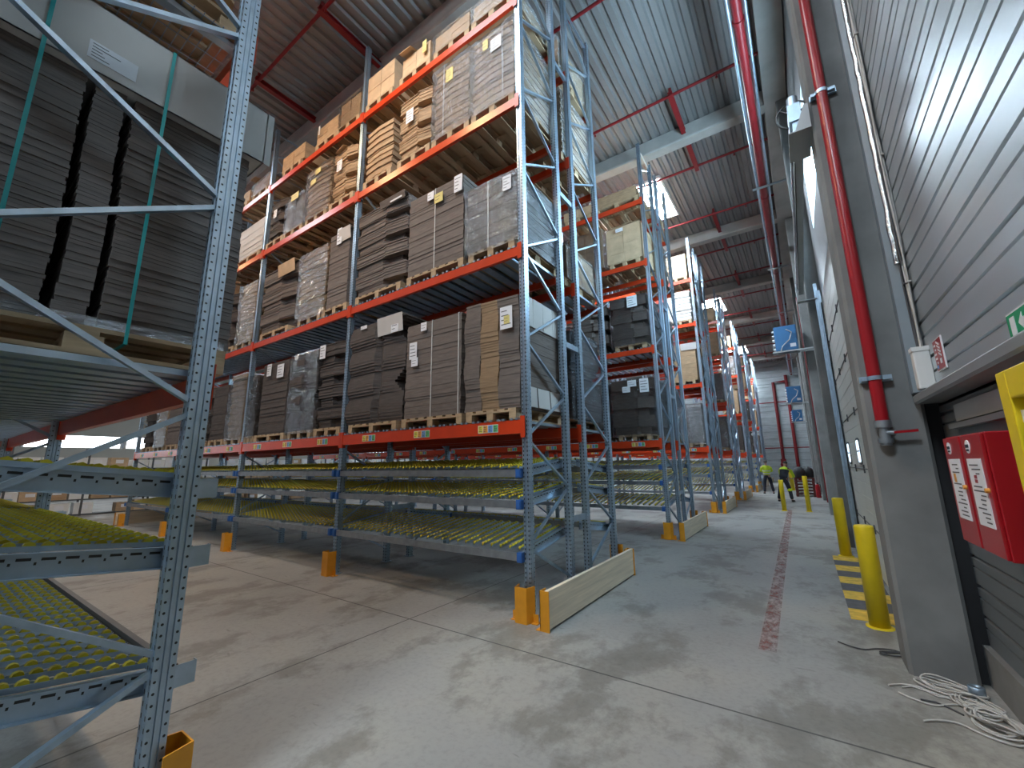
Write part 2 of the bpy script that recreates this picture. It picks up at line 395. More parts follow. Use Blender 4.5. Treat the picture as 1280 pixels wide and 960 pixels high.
mb = cladding(13.0, 40, 0, HD, 3.55, .4); struct(mb.build('wall_right_far','clad_end'), 'pale steel wall along the far part of the hall', 'wall')
# end wall
mb = MB(); prof = []; z = 0
while z < HD-.01:
    prof += [(40, z), (40, z+.3), (40.05, z+.34), (40.05, z+.56), (40, z+.6)]; z += .62
prof += [(40.3, z), (40.3, 0)]
mb.ext(prof, 'x', -38, 3.6); struct(mb.build('wall_far','clad_end'), 'corrugated silver wall closing the far end', 'wall')
# left wall with a band of daylit windows
mb = MB().box(-36.3,-13,0,-36,40,3.2).box(-36.3,-13,3.95,-36,40,HD)
struct(mb.build('wall_left','wall_pale'), 'pale wall on the far left side of the hall', 'wall')
for i, (a, b) in enumerate(((-12,-6.5),(-6,-.6),(-.2,4.2),(4.5,9),(9.6,15),(15.6,21),(21.6,27))):
    w = MB().box(-36.2,a,3.2,-36.15,b,3.95).build('window_%d' % (i+2),'day')
    struct(w, 'bright high window in the far left wall, %s from the camera side' % ORD[i], 'window')
    MB().box(-36.22,a-.06,3.15,-35.98,a+.02,4.0).box(-36.22,b-.02,3.15,-35.98,b+.06,4.0).build('window_frame','white',w)

# skylights: frame sides and a diffusing pane
sn = 8
for (xa, xb, rows) in ((-2.4,-.05,(-2.5,9.5,21.5,33.5)), (.1,2.5,(-8.5,)), (-12.4,-10,(-2.5,21.5,33.5)), (-26,-23.5,(-2.5,9.5,21.5,33.5))):  # skylights above near aisle and behind camera are unseen, added to light floor
    for y in rows:
        sn += 1
        p = MB().box(xa,y-1.2,HD-.004,xb,y+1.2,HD+.01).build('window_%d' % sn,'sky_dim' if (y < 0 and xb < 0) or xb < -15 else 'sky')
        struct(p, 'seen or added roof skylight at x %s of its row' % ORD[sn-9], 'skylight')
        p['label'] = 'bright white roof skylight %s of the roof' % ORD[sn-9]
        MB().box(xa-.06,y-1.26,HD-.06,xb+.06,y-1.2,HD+.02).box(xa-.06,y+1.2,HD-.06,xb+.06,y+1.26,HD+.02).box(xa-.06,y-1.2,HD-.06,xa,y+1.2,HD+.02).box(xb,y-1.2,HD-.06,xb+.06,y+1.2,HD+.02).box(xa-.06,y-1.26,HD+.012,xb+.06,y+1.26,HD+.03).build('window_frame','white',p)

# ------------------------------------------------------------------ sectional door
dr = MB(); dz = [.02,.70,1.54,2.38,3.20,4.0,door_top]
for a, b in zip(dz[:-1], dz[1:]):
    n = 4; h = (b-a)/n
    prof = [(3.40,a+.004)]
    for i in range(1, n): prof += [(3.40,a+h*i-.006),(3.406,a+h*i),(3.40,a+h*i+.006)]
    prof += [(3.40,b-.004),(3.45,b-.004),(3.45,a+.004)]
    dr.ext(prof, 'y', 1.02, 6.58)
o = dr.build('door_1','door'); struct(o, 'white sectional loading door with three small windows', 'door')
for a in dz[1:-1]:
    mb = MB().cyl((3.396,1.05,a),(3.396,6.5,a),.008,6)
    for y in (1.4,2.6,3.8,5.0,6.2): mb.box(3.385,y-.03,a-.06,3.40,y+.03,a+.06)
    mb.build('hinge_line','dark',o)
for y in (2.88,4.1,5.75):
    def rr(hy, hz, r, z):
        pts = []
        for cy, cz, t0 in ((hy-r,hz-r,0),(-hy+r,hz-r,90),(-hy+r,-hz+r,180),(hy-r,-hz+r,270)):
            for t in (0,30,60,90): pts.append((y+cy+r*math.cos(math.radians(t0+t)), z+cz+r*math.sin(math.radians(t0+t))))
        return pts
    w = MB().ext(rr(.20,.20,.09,1.80),'x',3.388,3.41).build('window_frame','dark',o)
    MB().ext(rr(.165,.165,.07,1.80),'x',3.384,3.389).build('window_pane','day_soft',w)
    MB().box(3.380,y-.165,1.79,3.386,y+.165,1.81).build('window_bar','dark',w)
mb = MB().box(3.34,6.30,0,3.40,6.40,5.2); MB.box(mb,3.30,6.40,0,3.36,6.46,5.4)
trim(mb, 'galv', 'vertical galvanised guide rail of the white door')
trim(MB().box(3.375,6.20,0,3.39,6.30,4.9), 'black', 'black rubber seal at the far jamb of the white door')

# ------------------------------------------------------------------ pallet racking
FH = 10.2
def upright_mesh():
    h = .05; kx, ky = .84, .92; r = []
    # closed outline, counter-clockwise: grooved on all four sides
    side = [(-h,-h),(-.016,-h),(-.012,-h+.010),(.012,-h+.010),(.016,-h)]
    for k in range(4):
        for x, y in (side if k % 2 == 0 else [(-h,-h),(-.020,-h),(-.017,-h+.008),(-.012,-h+.008),(-.009,-h),(.009,-h),(.012,-h+.008),(.017,-h+.008),(.020,-h)]):
            for _ in range(k): x, y = -y, x
            r.append((x*kx, y*ky))
    mb = MB().prism(r, .012, FH); mb.box(-.07,-.065,0,.07,.065,.012)
    return mb.mesh('upright', 'perf')
ME_UP = upright_mesh()
def brace_mesh(s):
    mb = MB(); H = .618; k = 0; z = .13
    fr, re = .09*s, 1.01*s
    nodes = [(.9, .2)]; zz = .75; side = 0
    while zz < FH-.1: nodes.append((side, zz)); zz += H; side = 1-side
    pr = (re, .20)
    for sd, z in nodes[1:]:
        y = fr if sd == 0 else re
        mb.bar((0, pr[0], pr[1]+.04), (0, y, z-.04), .026, .036, (1,0,0))
        pr = (y, z)
    for z in (FH-.12,): mb.bar((0,fr,z),(0,re,z),.026,.036,(1,0,0))
    return mb.mesh('bracing', 'galv')
ME_BR = {1: brace_mesh(1), -1: brace_mesh(-1)}
def beam_mesh(h, step):
    L = BAY-.1; mb = MB()
    prof = [(-.025,-h),(.025,-h),(.025,-.028),(.012,-.028),(.012,0),(-.025,0)] if step else [(-.025,-h),(.025,-h),(.025,0),(-.025,0)]
    mb.ext(prof, 'x', -L+.003, -.003)
    for x in (-L, -.006):
        mb.box(x,-.03,-h-.05,x+.006,.03,.045)
    for x, sg in ((-L, -1), (0, 1)):      # connector plate folded over the upright face
        mb.box(min(x, x+sg*.062), -.036, -h-.05, max(x, x+sg*.062), -.030, .045)
    return mb
ME_BEAM = {}
for s in (1, -1):
    for big in (0, 1):
        mb = beam_mesh(.165 if big else .125, 1)
        if s == -1: mb.v = [(x,-y,z) for x,y,z in mb.v]; mb.f = [f[::-1] for f in mb.f]
        ME_BEAM[(s, big)] = mb.mesh('beam', 'orange')
def label_mesh(seed):
    rnd = random.Random(seed); mb = MB(); mb.box(-.16,-.003,-.05,.16,0,.05,0)
    for i, m in enumerate((1,4,5,3)):
        x = -.152+i*.079
        mb.box(x,-.0045,-.044,x+.07,-.003,.044,m)
        for j in range(3): mb.box(x+.008,-.0055,-.03+j*.024,x+rnd.uniform(.03,.062),-.0045,-.022+j*.024,2)
    return mb.mesh('location_label', ['paper','st_yel','ink','st_grn','st_org','st_blu'])
ME_LAB = [label_mesh(i) for i in range(4)]
def deck_mesh(s, L=BAY-.1):
    mb = MB(); n = 18; w = L/n
    for i in range(n):
        x = -L+i*w
        # shallow channel plank lying across the two beams, with a hooked nose
        mb.ext([(x+.035,-.03),(x+w-.035,-.03),(x+w-.035,.004),(x+w-.045,.004),(x+w-.045,-.004),(x+.045,-.004),(x+.045,.004),(x+.035,.004)],'y',.03*s,1.06*s)
        for j in (.3,.7): mb.box(x+w*j-.02, min(-.012*s,.03*s), -.004, x+w*j+.02, max(-.012*s,.03*s), .022)
    return mb.mesh('deck', 'galv')
ME_DECK = {1: deck_mesh(1), -1: deck_mesh(-1)}
def spacer_mesh(): return MB().box(-.02,.0,-.04,.02,.44,.04).box(-.045,.0,-.05,.045,.006,.05).box(-.045,.434,-.05,.045,.44,.05).mesh('row_spacer','galv')
ME_SP = spacer_mesh()

def rack(y0, s, nb, label, x0=0, levels=(0,1,2,3), rear_beams=True, decks=(0,1), labels=True, spacers=False, detail=True):
    t = thing('pallet_rack', label, 'pallet rack', (x0, y0, 0))
    for i in range(nb+1):
        f = link('upright_frame', ME_BR[s], t, (-BAY*i, 0, 0))
        link('upright', ME_UP, f, (0, .05*s, 0)); link('upright', ME_UP, f, (0, 1.05*s, 0))
        if spacers and i < 2:
            for z in (.93, 3.4, 5.9, 8.4): link('row_spacer', ME_SP, t, (-BAY*i, D, z))
    for b in range(nb):
        x = -BAY*b-.05
        for l in levels:
            fb = link('beam', ME_BEAM[(s, int(l == 0))], t, (x, .02*s, Z[l]))
            if rear_beams: link('beam', ME_BEAM[(-s, int(l == 0))], t, (x, 1.08*s, Z[l]))
            if l == 0 and labels:
                for k, u in enumerate((.50, 1.70, 2.90)):
                    lb = link('location_label', ME_LAB[(b+k) % 4], fb, (-u, -.0255*s, -.085))
                    if s == -1: lb.rotation_euler = (0,0,PI)
            if l in decks: link('deck', ME_DECK[s], t, (x, 0, Z[l]+.003))
    return t
ROWN = ['nearest','second','third','fourth','fifth','sixth','seventh']
rack(-PITCH+REAR, -1, 4, 'galvanised rack with orange beams at the left edge, turned away from the aisle of the others', decks=(0,), labels=False)['label'] = 'galvanised rack at the left edge with its end frame cut off by the frame'
rack(0, 1, 4, 'long orange beamed rack full of cardboard facing the open floor', spacers=True)
rack(REAR, -1, 4, 'orange beamed rack standing back to back with the nearest full rack', labels=False)
for k in range(1, 7):
    nb = 4 if k < 3 else 2
    rack(PITCH*k, 1, nb, 'galvanised rack with orange beams, front face of the %s double row' % ROWN[k], spacers=k < 3, decks=(0,1) if k < 3 else (0,))
    rack(PITCH*k+REAR, -1, nb if k < 3 else 1, 'galvanised rack with orange beams, back face of the %s double row' % ROWN[k], labels=False, decks=(0,1) if k < 2 else ())

# ------------------------------------------------------------------ gravity flow roller beds under the first beams
SL = [(.684, .142), (1.257, .105), (1.61, .11)]      # front height and rise over the depth
def track_meshes(s):
    rl = MB(); wl = MB()
    for sx in (-1, 1): rl.box(sx*.017-.0015, .0, -.026, sx*.017+.0015, 1.0, -.002)
    for j in range(6): rl.box(-.017,.05+.18*j,-.026,.017,.08+.18*j,-.024)
    n = 17
    for i in range(n):
        y = .03+i*.0588
        wl.cyl((-.014,y,-.006),(.014,y,-.006),.022,8)
    return rl.mesh('roller_track','galv'), wl.mesh('wheel_row','wheel')
ME_RT, ME_WH = track_meshes(1)
def chan_mesh(): return MB().ext([(-.004,-.105),(.03,-.105),(.03,-.101),(.0,-.101),(.0,-.004),(.03,-.004),(.03,0),(-.004,0)],'y',-.02,1.12).mesh('side_channel','slot')
ME_CH = chan_mesh()
def fbeam_mesh(): return MB().ext([(-.02,-.085),(.02,-.085),(.02,-.03),(.012,-.03),(.012,0),(-.02,0)],'x',-BAY+.08,-.08).mesh('front_beam','galv_dark')
ME_FB = fbeam_mesh()
ME_FBD = fbeam_mesh().copy(); ME_FBD.materials.clear(); ME_FBD.materials.append(M['dark'])
ME_CL = MB().box(-.03,-.035,-.095,.035,.03,.012).box(-.022,-.042,-.08,.026,-.035,-.01).mesh('clip','blue')
def tracks_mass(n, L):
    rl = MB(); wl = MB(); both = MB()
    for i in range(n):
        x = -.14-(L-.28)*i/(n-1)
        both.box(x-.019,0,-.026,x-.0155,1.0,-.002,0); both.box(x+.0155,0,-.026,x+.019,1.0,-.002,0)
        for j in range(17):
            y = .03+j*.0588
            both.cyl((x-.014,y,-.006),(x+.014,y,-.006),.022,5,m=1)
    return both.mesh('roller_tracks',['galv','wheel'])
NT = 26
ME_TM = tracks_mass(NT, BAY)
ZS = ['lowest','middle','upper']
ME_EP = MB().box(-.004,-.075,-.105,.0,.02,.0).box(-.004,-.075,-.105,.03,-.072,.0).mesh('end_plate','galv')
def bed(y0, s, b, l, where, full, x0=0, clips=True):
    zf, rise = SL[l]
    t = thing('roller_bed', '%s sloping bed of yellow roller tracks, %s' % (ZS[l], where), 'roller bed', (x0-BAY*b, y0, 0))
    T = Matrix.Rotation(0 if s == 1 else PI, 4, 'Z')
    a = math.atan2(rise, 1.0)
    def put(name, me, x, y, z, par=t, tilt=True):
        o = link(name, me, par, (x, y*s, z))
        o.rotation_euler = (a if s == 1 else -a, 0, 0)
        if s == -1: o.scale = (1, -1, 1)
        return o
    fb = link('front_beam', ME_FB if clips else ME_FBD, t, (0, -.025*s, zf))
    if s == -1: fb.rotation_euler = (0,0,PI); fb.location = (-BAY, .025, zf)
    for x in ((-.068, -BAY+.062) if s == 1 else (-.062, -BAY+.068)):
        c = link('clip' if clips else 'end_plate', ME_CL if clips else ME_EP, fb, (x if s == 1 else -BAY-x, -.008 if clips else -.02, 0))
    put('side_channel', ME_CH, -.085, .0, zf+.005); put('side_channel', ME_CH, -BAY+.055, .0, zf+.005)
    if full:
        for i in range(NT):
            x = -.14-(BAY-.28)*i/(NT-1)
            r = put('roller_track', ME_RT, x, .05, zf+.035)
            link('wheel_row', ME_WH, r)
    else:
        m = put('roller_tracks', ME_TM, 0, .05, zf+.035); m['kind'] = 'stuff'
    return t
BN = ['end bay','second bay','third bay','fourth bay']
for b in range(4):
    for l in range(3):
        bed(0, 1, b, l, '%s of the nearest full rack' % BN[b], b < 2)
        bed(REAR, -1, b, l, '%s behind the nearest full rack' % BN[b], False)
        if b < 3: bed(-PITCH+REAR, -1, b, l, '%s of the rack at the left edge' % BN[b], b < 1, clips=False)
        bed(PITCH, 1, b, l, '%s of the second double row front' % BN[b], False)
        if b < 2:
            bed(PITCH+REAR, -1, b, l, '%s of the second double row back' % BN[b], False)
            bed(PITCH*2, 1, b, l, '%s of the third double row front' % BN[b], False)
for k in range(3, 6):
    for l in range(3): bed(PITCH*k, 1, 0, l, 'end bay of the %s double row' % ROWN[k], False)

# ------------------------------------------------------------------ upright guards and end boards
def guard_mesh(s):
    mb = MB(); h = .36
    out = [(-.105,.02),(-.075,-.11),(.075,-.11),(.105,.02)]; inn = [(.096,.02),(.068,-.102),(-.068,-.102),(-.096,.02)]
    mb.prism(out+inn, .0, h)
    for sx in (-1, 1):
        mb.box(min(sx*.10,sx*.17),-.06,0,max(sx*.10,sx*.17),.03,.008)
        mb.cyl((sx*.14,-.015,.008),(sx*.14,-.015,.024),.013,6)
        mb.prism([(sx*.10,-.02),(sx*.165,-.02),(sx*.165,-.012),(sx*.10,-.012)][::sx], .008, .09)
    if s == -1: mb.v = [(x,-y,z) for x,y,z in mb.v]; mb.f = [f[::-1] for f in mb.f]
    return mb.mesh('post_guard', 'guard')
ME_PG = {1: guard_mesh(1), -1: guard_mesh(-1)}
def pguard(x, y, s, label):
    o = link('post_guard', ME_PG[s], None, (x, y, 0)); tag(o, label, 'post guard', 'amber post guards'); return o
for i in range(5): pguard(-BAY*i, -.04, 1, 'amber steel guard at the foot of the %s upright of the nearest full rack' % ORD[i])
pguard(0, REAR+.04, -1, 'amber guard at the back corner of the nearest full rack')
pguard(-.0, -PITCH+REAR-.01, -1, 'amber guard at the foot of the rack on the left edge')
for k in range(1, 7):
    pguard(0, PITCH*k-.04, 1, 'amber guard at the end upright of the %s double row' % ROWN[k])
    if k < 3:
        pguard(-BAY, PITCH*k-.04, 1, 'amber guard at the second upright of the %s double row' % ROWN[k])
        pguard(0, PITCH*k+REAR+.04, -1, 'amber guard at the back corner of the %s double row' % ROWN[k])
def end_board(x, y, L, label):
    t = thing('guard_board', label, 'guard board', (x, y, 0), 'boards protecting the rack ends')
    MB().box(.0,.01,.02,.045,L-.01,.385).build('board','board',t, bevel=.004)
    for a, sg in ((0,1),(L,-1)):
        MB().box(-.05,min(a,a+sg*.008),0,.06,max(a,a+sg*.008),.385).box(-.05,min(a,a+sg*.12),0,-.042,max(a,a+sg*.12),.385).box(-.10,min(a,a+sg*.1),0,-.05,max(a,a+sg*.1),.008).build('end_plate','guard',t)
for k in range(0, 7):
    end_board(.325, PITCH*k-.21, 2.62, 'pale timber board on edge between amber plates, end of the %s double row' % ROWN[k])
end_board(-15.2, -.15, 2.6, 'pale timber board on edge at the far left end of the nearest rack')

# ------------------------------------------------------------------ pallets and what they carry
def pallet_meshes(w, d):
    top = MB(); n = 7 if w > 1 else 5; bw = .118
    for i in range(n):
        x = (w-bw)*i/(n-1); top.box(x,0,.122,x+bw,d,.144)
    for y in (0, d/2-.05, d-.10): top.box(0,y,.10,w,y+.10,.122)
    be = MB(); be.box(0,0,0,.10,d,.022)
    for y in (0, d/2-.07, d-.14): be.box(0,y,.022,.10,y+.14,.10)
    return top.mesh('top_deck','wood'), be.mesh('bearer','wood')
PM = {}
def pallet(x1, y, z, w, d, s, label):      # x1 = aisle-end side
    key = (round(w,1), round(d,1))
    if key not in PM: PM[key] = pallet_meshes(*key)
    w, d = key; t, b = PM[key]
    o = thing('pallet', label, 'pallet', (x1-w, y if s == 1 else y-d, z), 'wooden pallets in the racks')
    link('top_deck', t, o)
    for x in (0, w/2-.05, w-.10): link('bearer', b, o, (x,0,0))
    return o

def layers(mb, rnd, outl, z0, h, n, jit, m=0, gap=.0006):
    t = h/n
    for i in range(n):
        jx, jy = rnd.uniform(-jit,jit), rnd.uniform(-jit,jit)
        mb.prism([(x+jx,y+jy) for x,y in outl(i)], z0+i*t+gap, z0+(i+1)*t-gap, m)
def rectf(w, d, a=0, b=0): return [(a,b),(w-a,b),(w-a,d-b),(a,d-b)]

def load_mesh(kind, w, d, h, seed, mats):
    rnd = random.Random(seed); mb = MB()
    n = max(14, int(h/.034))
    if kind == 'sheets':
        lean = rnd.uniform(-.03,.03)
        layers(mb, rnd, lambda i: rectf(w,d,.012), 0, h, n, .006)
        mb.v = [(x+lean*z/h*.5, y, z) for x,y,z in mb.v]
    elif kind == 'wavy':       # three columns of die cut sheets with swaying fronts
        xs = [0, w*.31, w*.64, w]; ph = [0, 1.4, 3.0]
        for k in range(3):
            def o(i, k=k):
                q = .018*math.sin(i*.33+ph[k]); e = .010*math.sin(i*.2+ph[k])
                a, b = xs[k]+e+.006, xs[k+1]+.010*math.sin(i*.2+ph[(k+1)%3])*(k < 2)-.006
                return [(a,q+.01),(b,q*.6+.02),(b,d-.03),(a,d-.03)]
            layers(mb, rnd, o, 0, h*(1-.012*k), n, .004, (0,1,0)[k])
    elif kind == 'tiers':      # bundles of folded blanks, notched on alternate tiers
        nt_ = max(3, round(h/rnd.uniform(.36,.46))); th = h/nt_
        for k in range(nt_):
            e = .10*w; f = rnd.uniform(.05,.1)
            A = [(0,.02),(w*.58,.02),(w*.62,.0),(w*.98,.06),(w,.10),(w,d*.93),(0,d*.95)]
            B = [(.04,.05),(w*.55,.04),(w*.62,.11),(w*.86,.13),(w*.88,d*.9),(.05,d*.9)]
            na = max(3, int(th/.05)); sag = rnd.uniform(-.02,.02)
            layers(mb, rnd, lambda i: [(x+sag,y) for x,y in B], k*th, th*.42, na, .008, 0)
            layers(mb, rnd, lambda i: [(x,y) for x,y in A], k*th+th*.42, th*.54, na+2, .008, 0)
            mb.prism([(x-.01,y-.012) for x,y in A[:4]]+[(w+.015,d*.93),(-.01,d*.95)], k*th+th*.96, k*th+th-.001, 0)
    elif kind == 'slump':      # slumped dark bundles bulging and folding
        nt_ = max(3, round(h/.40)); th = h/nt_
        for k in range(nt_):
            sx = rnd.uniform(-.03,.03); sy = rnd.uniform(-.02,.03); n2 = 9
            for i in range(n2):
                t = (i+.5)/n2; bl = .05*math.sin(PI*t)
                cut = .16*w*(k % 2)*(1-abs(2*t-1))
                p = [(sx-bl*.3,.03+sy-bl),(w*.5+sx,.0+sy-bl*.8),(w*.56+sx,.05+sy),(w*.64+sx,.02+sy-bl*.6),(w-.02+sx-cut,.05+sy-bl*.3),(w-.02+sx+bl*.4-cut,d*.93),(sx-bl*.2,d*.93)]
                jx = rnd.uniform(-.008,.008)
                mb.prism([(x+jx,y) for x,y in p], k*th+th*i/n2+.0008, k*th+th*(i+1)/n2-.0008, 0)
    elif kind == 'bales':      # many slim bound packs with sagging edges
        nt_ = max(5, round(h/.13)); th = h/nt_
        for k in range(nt_):
            e = rnd.uniform(0,.035); q = rnd.uniform(-.015,.02)
            p0 = [(e,.02+q),(w*.5,q),(w-e,.03+q),(w-e*.5,d*.95),(e,d*.95)]
            p1 = [(x*.96+.02*w,y+.018) for x,y in p0]
            mb.prism(p1, k*th, k*th+th*.25, 0); mb.prism(p0, k*th+th*.25, k*th+th*.82, 0); mb.prism(p1, k*th+th*.82, k*th+th-.001, 0)
    elif kind == 'cartons':    # two courses of closed cartons
        rows = 2 if h < .8 else 4
        for r in range(rows):
            for c in range(2):
                x0 = w*c/2; z0 = h*r/rows; j = rnd.uniform(0,.012)
                mb.box(x0+.004,.01+j,z0+.001,x0+w/2-.004,d*.5,z0+h/rows-.003, 0)
                mb.box(x0+.004,d*.5+.006,z0+.001,x0+w/2-.004,d*.97,z0+h/rows-.003, 0)
    return mb.mesh('cardboard_stack', mats)
def film_mesh(w, d, h, seed, top=True):
    rnd = random.Random(seed); mb = MB(); nz = 16; ring = []
    per = []
    nx, ny = 7, 7
    for i in range(nx): per.append((w*i/nx, 0))
    for i in range(ny): per.append((w, d*i/ny))
    for i in range(nx): per.append((w*(1-i/nx), d))
    for i in range(ny): per.append((0, d*(1-i/ny)))
    n = len(per); cx, cy = w/2, d/2; vs = []
    for k in range(nz+1):
        for x, y in per:
            g = .022+rnd.uniform(-.006,.012)
            vs.append((x+(g if x > cx else -g)*min(1,abs(x-cx)/(w*.3)), y+(g if y > cy else -g)*min(1,abs(y-cy)/(d*.3)), -.05+(h+.06)*k/nz+rnd.uniform(-.01,.01)*(0<k<nz)))
    mb.add(vs, [(k*n+i,k*n+(i+1)%n,(k+1)*n+(i+1)%n,(k+1)*n+i) for k in range(nz) for i in range(n)], 0, False)
    if top: mb.add(vs[-n:], [tuple(range(n))], 0, False)
    return mb
def label_paper(par, x, z, w=.16, h=.22, y=0., s=1, lines=4, m='paper', seed=0):
    rnd = random.Random(seed*7+int(x*100)); mb = MB(); sy = -1 if s == 1 else 1
    y0, y1 = sorted((y, y+sy*.004)); mb.box(x-w/2,y0,z-h/2,x+w/2,y1,z+h/2,0)
    y0, y1 = sorted((y+sy*.004, y+sy*.005))
    if h < .2: lines = 2
    for i in range(lines):
        zz = z+h/2-h*(i+1)/(lines+1); mb.box(x-w*.4,y0,zz-h*.02,x-w*.4+w*rnd.uniform(.35,.8),y1,zz+h*.02,1)
    return mb.build('paper_label',[m,'ink'],par)

LOADN = 0
def load(x1, x0, y, s, z, ztop, kind, mats, desc, place, film=None, labels=(), straps=(), group=None, pw=None, flap=None, top=None, paldesc=None, d=1.18, inset=0.0):
    """cardboard on a pallet; x1 is the aisle-end side, x0 the inner side; place says which pallet position"""
    global LOADN; LOADN += 1; seed = LOADN
    w = x1-x0; pw = pw or (.8 if w < 1.06 else 1.2)
    px = x1-(w-pw)/2 if w < pw else x1-(w-pw)/2
    px = min(px, x1+.03) if inset == 0 else px
    pallet(px, y+.0*s, z, pw, 1.2, s, 'pallet under %s, %s' % (short(desc), place))
    zb = z+.144; h = ztop-zb
    yb = y+.015*s
    t = thing('cardboard_stack', '%s, %s' % (desc, place), 'cardboard stack', (x0, yb if s == 1 else yb-d, zb))
    mats = mats if isinstance(mats, list) else [mats]
    link('stack', load_mesh(kind, w, d, h, seed, mats), t)
    fy = 0. if s == 1 else d
    if s == -1:
        c = t.children[0]; c.scale = (1,-1,1); c.location = (0,d,0)
    if film:
        o = film_mesh(w, d, h, seed).build('stretch_film', film, t)
    for lx, lz, lw, lh, lm in labels:
        label_paper(t, w+lx if lx < 0 else lx, h+lz if lz <= 0 else lz, lw, lh, fy-(.03+.006*len(t.children)/3)*s, s, 4, lm, seed)
    for sx in straps:
        x = w*sx
        MB().box(x-.007,-.012,0,x+.007,-.008,h+.004).box(x-.007,-.012,h+.001,x+.007,d+.01,h+.005).box(x-.007,d+.006,0,x+.007,d+.01,h+.004).build('strap','strap',t)
    if flap:    # a pale sheet or open lid folded over the top edge
        fx0, fx1, fh, fm = flap
        mb = MB(); mb.obox(((fx0+fx1)/2*w, -.035*s+fy, h-fh/2+.02), ((fx1-fx0)/2*w,0,0), (0,.003,0), (0,-.015*s,fh/2)); mb.box(fx0*w,fy-.02 if s==1 else fy-.6,h+.004,fx1*w,fy+.6 if s == 1 else fy+.02,h+.012)
        mb.build('lid_sheet',fm,t)
    if top:
        rnd = random.Random(seed); mb = MB()
        for i in range(3):
            cx, cy = rnd.uniform(.2,.8)*w, rnd.uniform(.05,.4)*d
            mb.obox((cx,cy,h+.05+.02*i),(rnd.uniform(.1,.2),0,rnd.uniform(-.05,.05)),(0,rnd.uniform(.08,.2),rnd.uniform(-.08,.08)),(.01,.0,.006))
        mb.build('loose_flap',top,t)
    return t
def short(d):
    w = [x for x in d.split() if x not in ('with','a','of','and','in','the','on')]; return ' '.join(w[:3])

LV = ['lowest','second','third','top']
def plc(i, l, row): return '%s along the %s shelf of the %s' % (ORD[i], LV[l], row)
N0 = 'nearest rack'
P, Y_ = 'paper', 'paper_yel'
zl = [Z[0]+.012, Z[1]+.012, Z[2]+.004, Z[3]+.004]
# lowest loaded level
A = [
 (-.07,-.98,3.86,'wavy',['kraft_cool_lit','kraft_brown'],'dark sheets with a wavy brown strip', dict(labels=[(-.17,-.33,.19,.30,P),(-.16,-.36,.09,.11,Y_)])),
 (-1.03,-2.17,3.80,'sheets','kraft_cool_lit','flat grey tied sheets with two labels', dict(labels=[(.20,-.42,.16,.26,P),(.24,-.60,.14,.13,P),(.42,-.08,.12,.13,P)],straps=(.5,.96))),
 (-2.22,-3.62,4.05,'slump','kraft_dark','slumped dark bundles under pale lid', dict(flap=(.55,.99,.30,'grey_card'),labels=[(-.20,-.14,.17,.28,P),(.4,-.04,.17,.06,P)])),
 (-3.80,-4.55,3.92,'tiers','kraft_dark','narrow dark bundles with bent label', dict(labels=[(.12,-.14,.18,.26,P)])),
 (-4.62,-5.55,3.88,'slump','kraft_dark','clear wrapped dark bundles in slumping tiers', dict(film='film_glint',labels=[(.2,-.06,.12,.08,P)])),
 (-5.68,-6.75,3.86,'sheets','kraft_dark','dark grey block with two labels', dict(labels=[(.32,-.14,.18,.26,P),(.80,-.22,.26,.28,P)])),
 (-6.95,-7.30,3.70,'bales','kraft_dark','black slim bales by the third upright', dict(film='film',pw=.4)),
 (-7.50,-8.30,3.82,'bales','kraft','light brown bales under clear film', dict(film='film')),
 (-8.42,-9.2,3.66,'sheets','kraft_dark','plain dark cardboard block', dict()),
 (-9.35,-10.2,3.7,'tiers','kraft_cool_lit','grey brown tiered bundles', dict(film='film')),
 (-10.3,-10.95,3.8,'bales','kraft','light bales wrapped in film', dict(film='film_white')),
 (-11.25,-12.2,3.75,'sheets','kraft_cool_lit','plain grey brown sheets', dict()),
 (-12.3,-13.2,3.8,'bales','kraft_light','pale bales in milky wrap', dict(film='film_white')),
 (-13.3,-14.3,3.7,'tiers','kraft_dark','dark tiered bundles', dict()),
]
for i, (a, b, zt, k, m, dsc, kw) in enumerate(A):
    t = load(a, b, 0, 1, zl[0], zt, k, m, dsc, plc(i, 0, N0), **kw)
    if i == 0:
        w = a-b; h = zt-zl[0]-.144
        for j in range(4): MB().obox((w+.012, .20+.262*j, h-.20),(.003,0,0),(0,.127,0),(.004*(j%2),0,.20)).build('pale_flap','grey_card',t)
        for j in range(3): MB().obox((w+.010, .24+.33*j, .16),(.003,0,0),(0,.15,0),(-.006,0,.13)).build('pale_flap','grey_card',t)
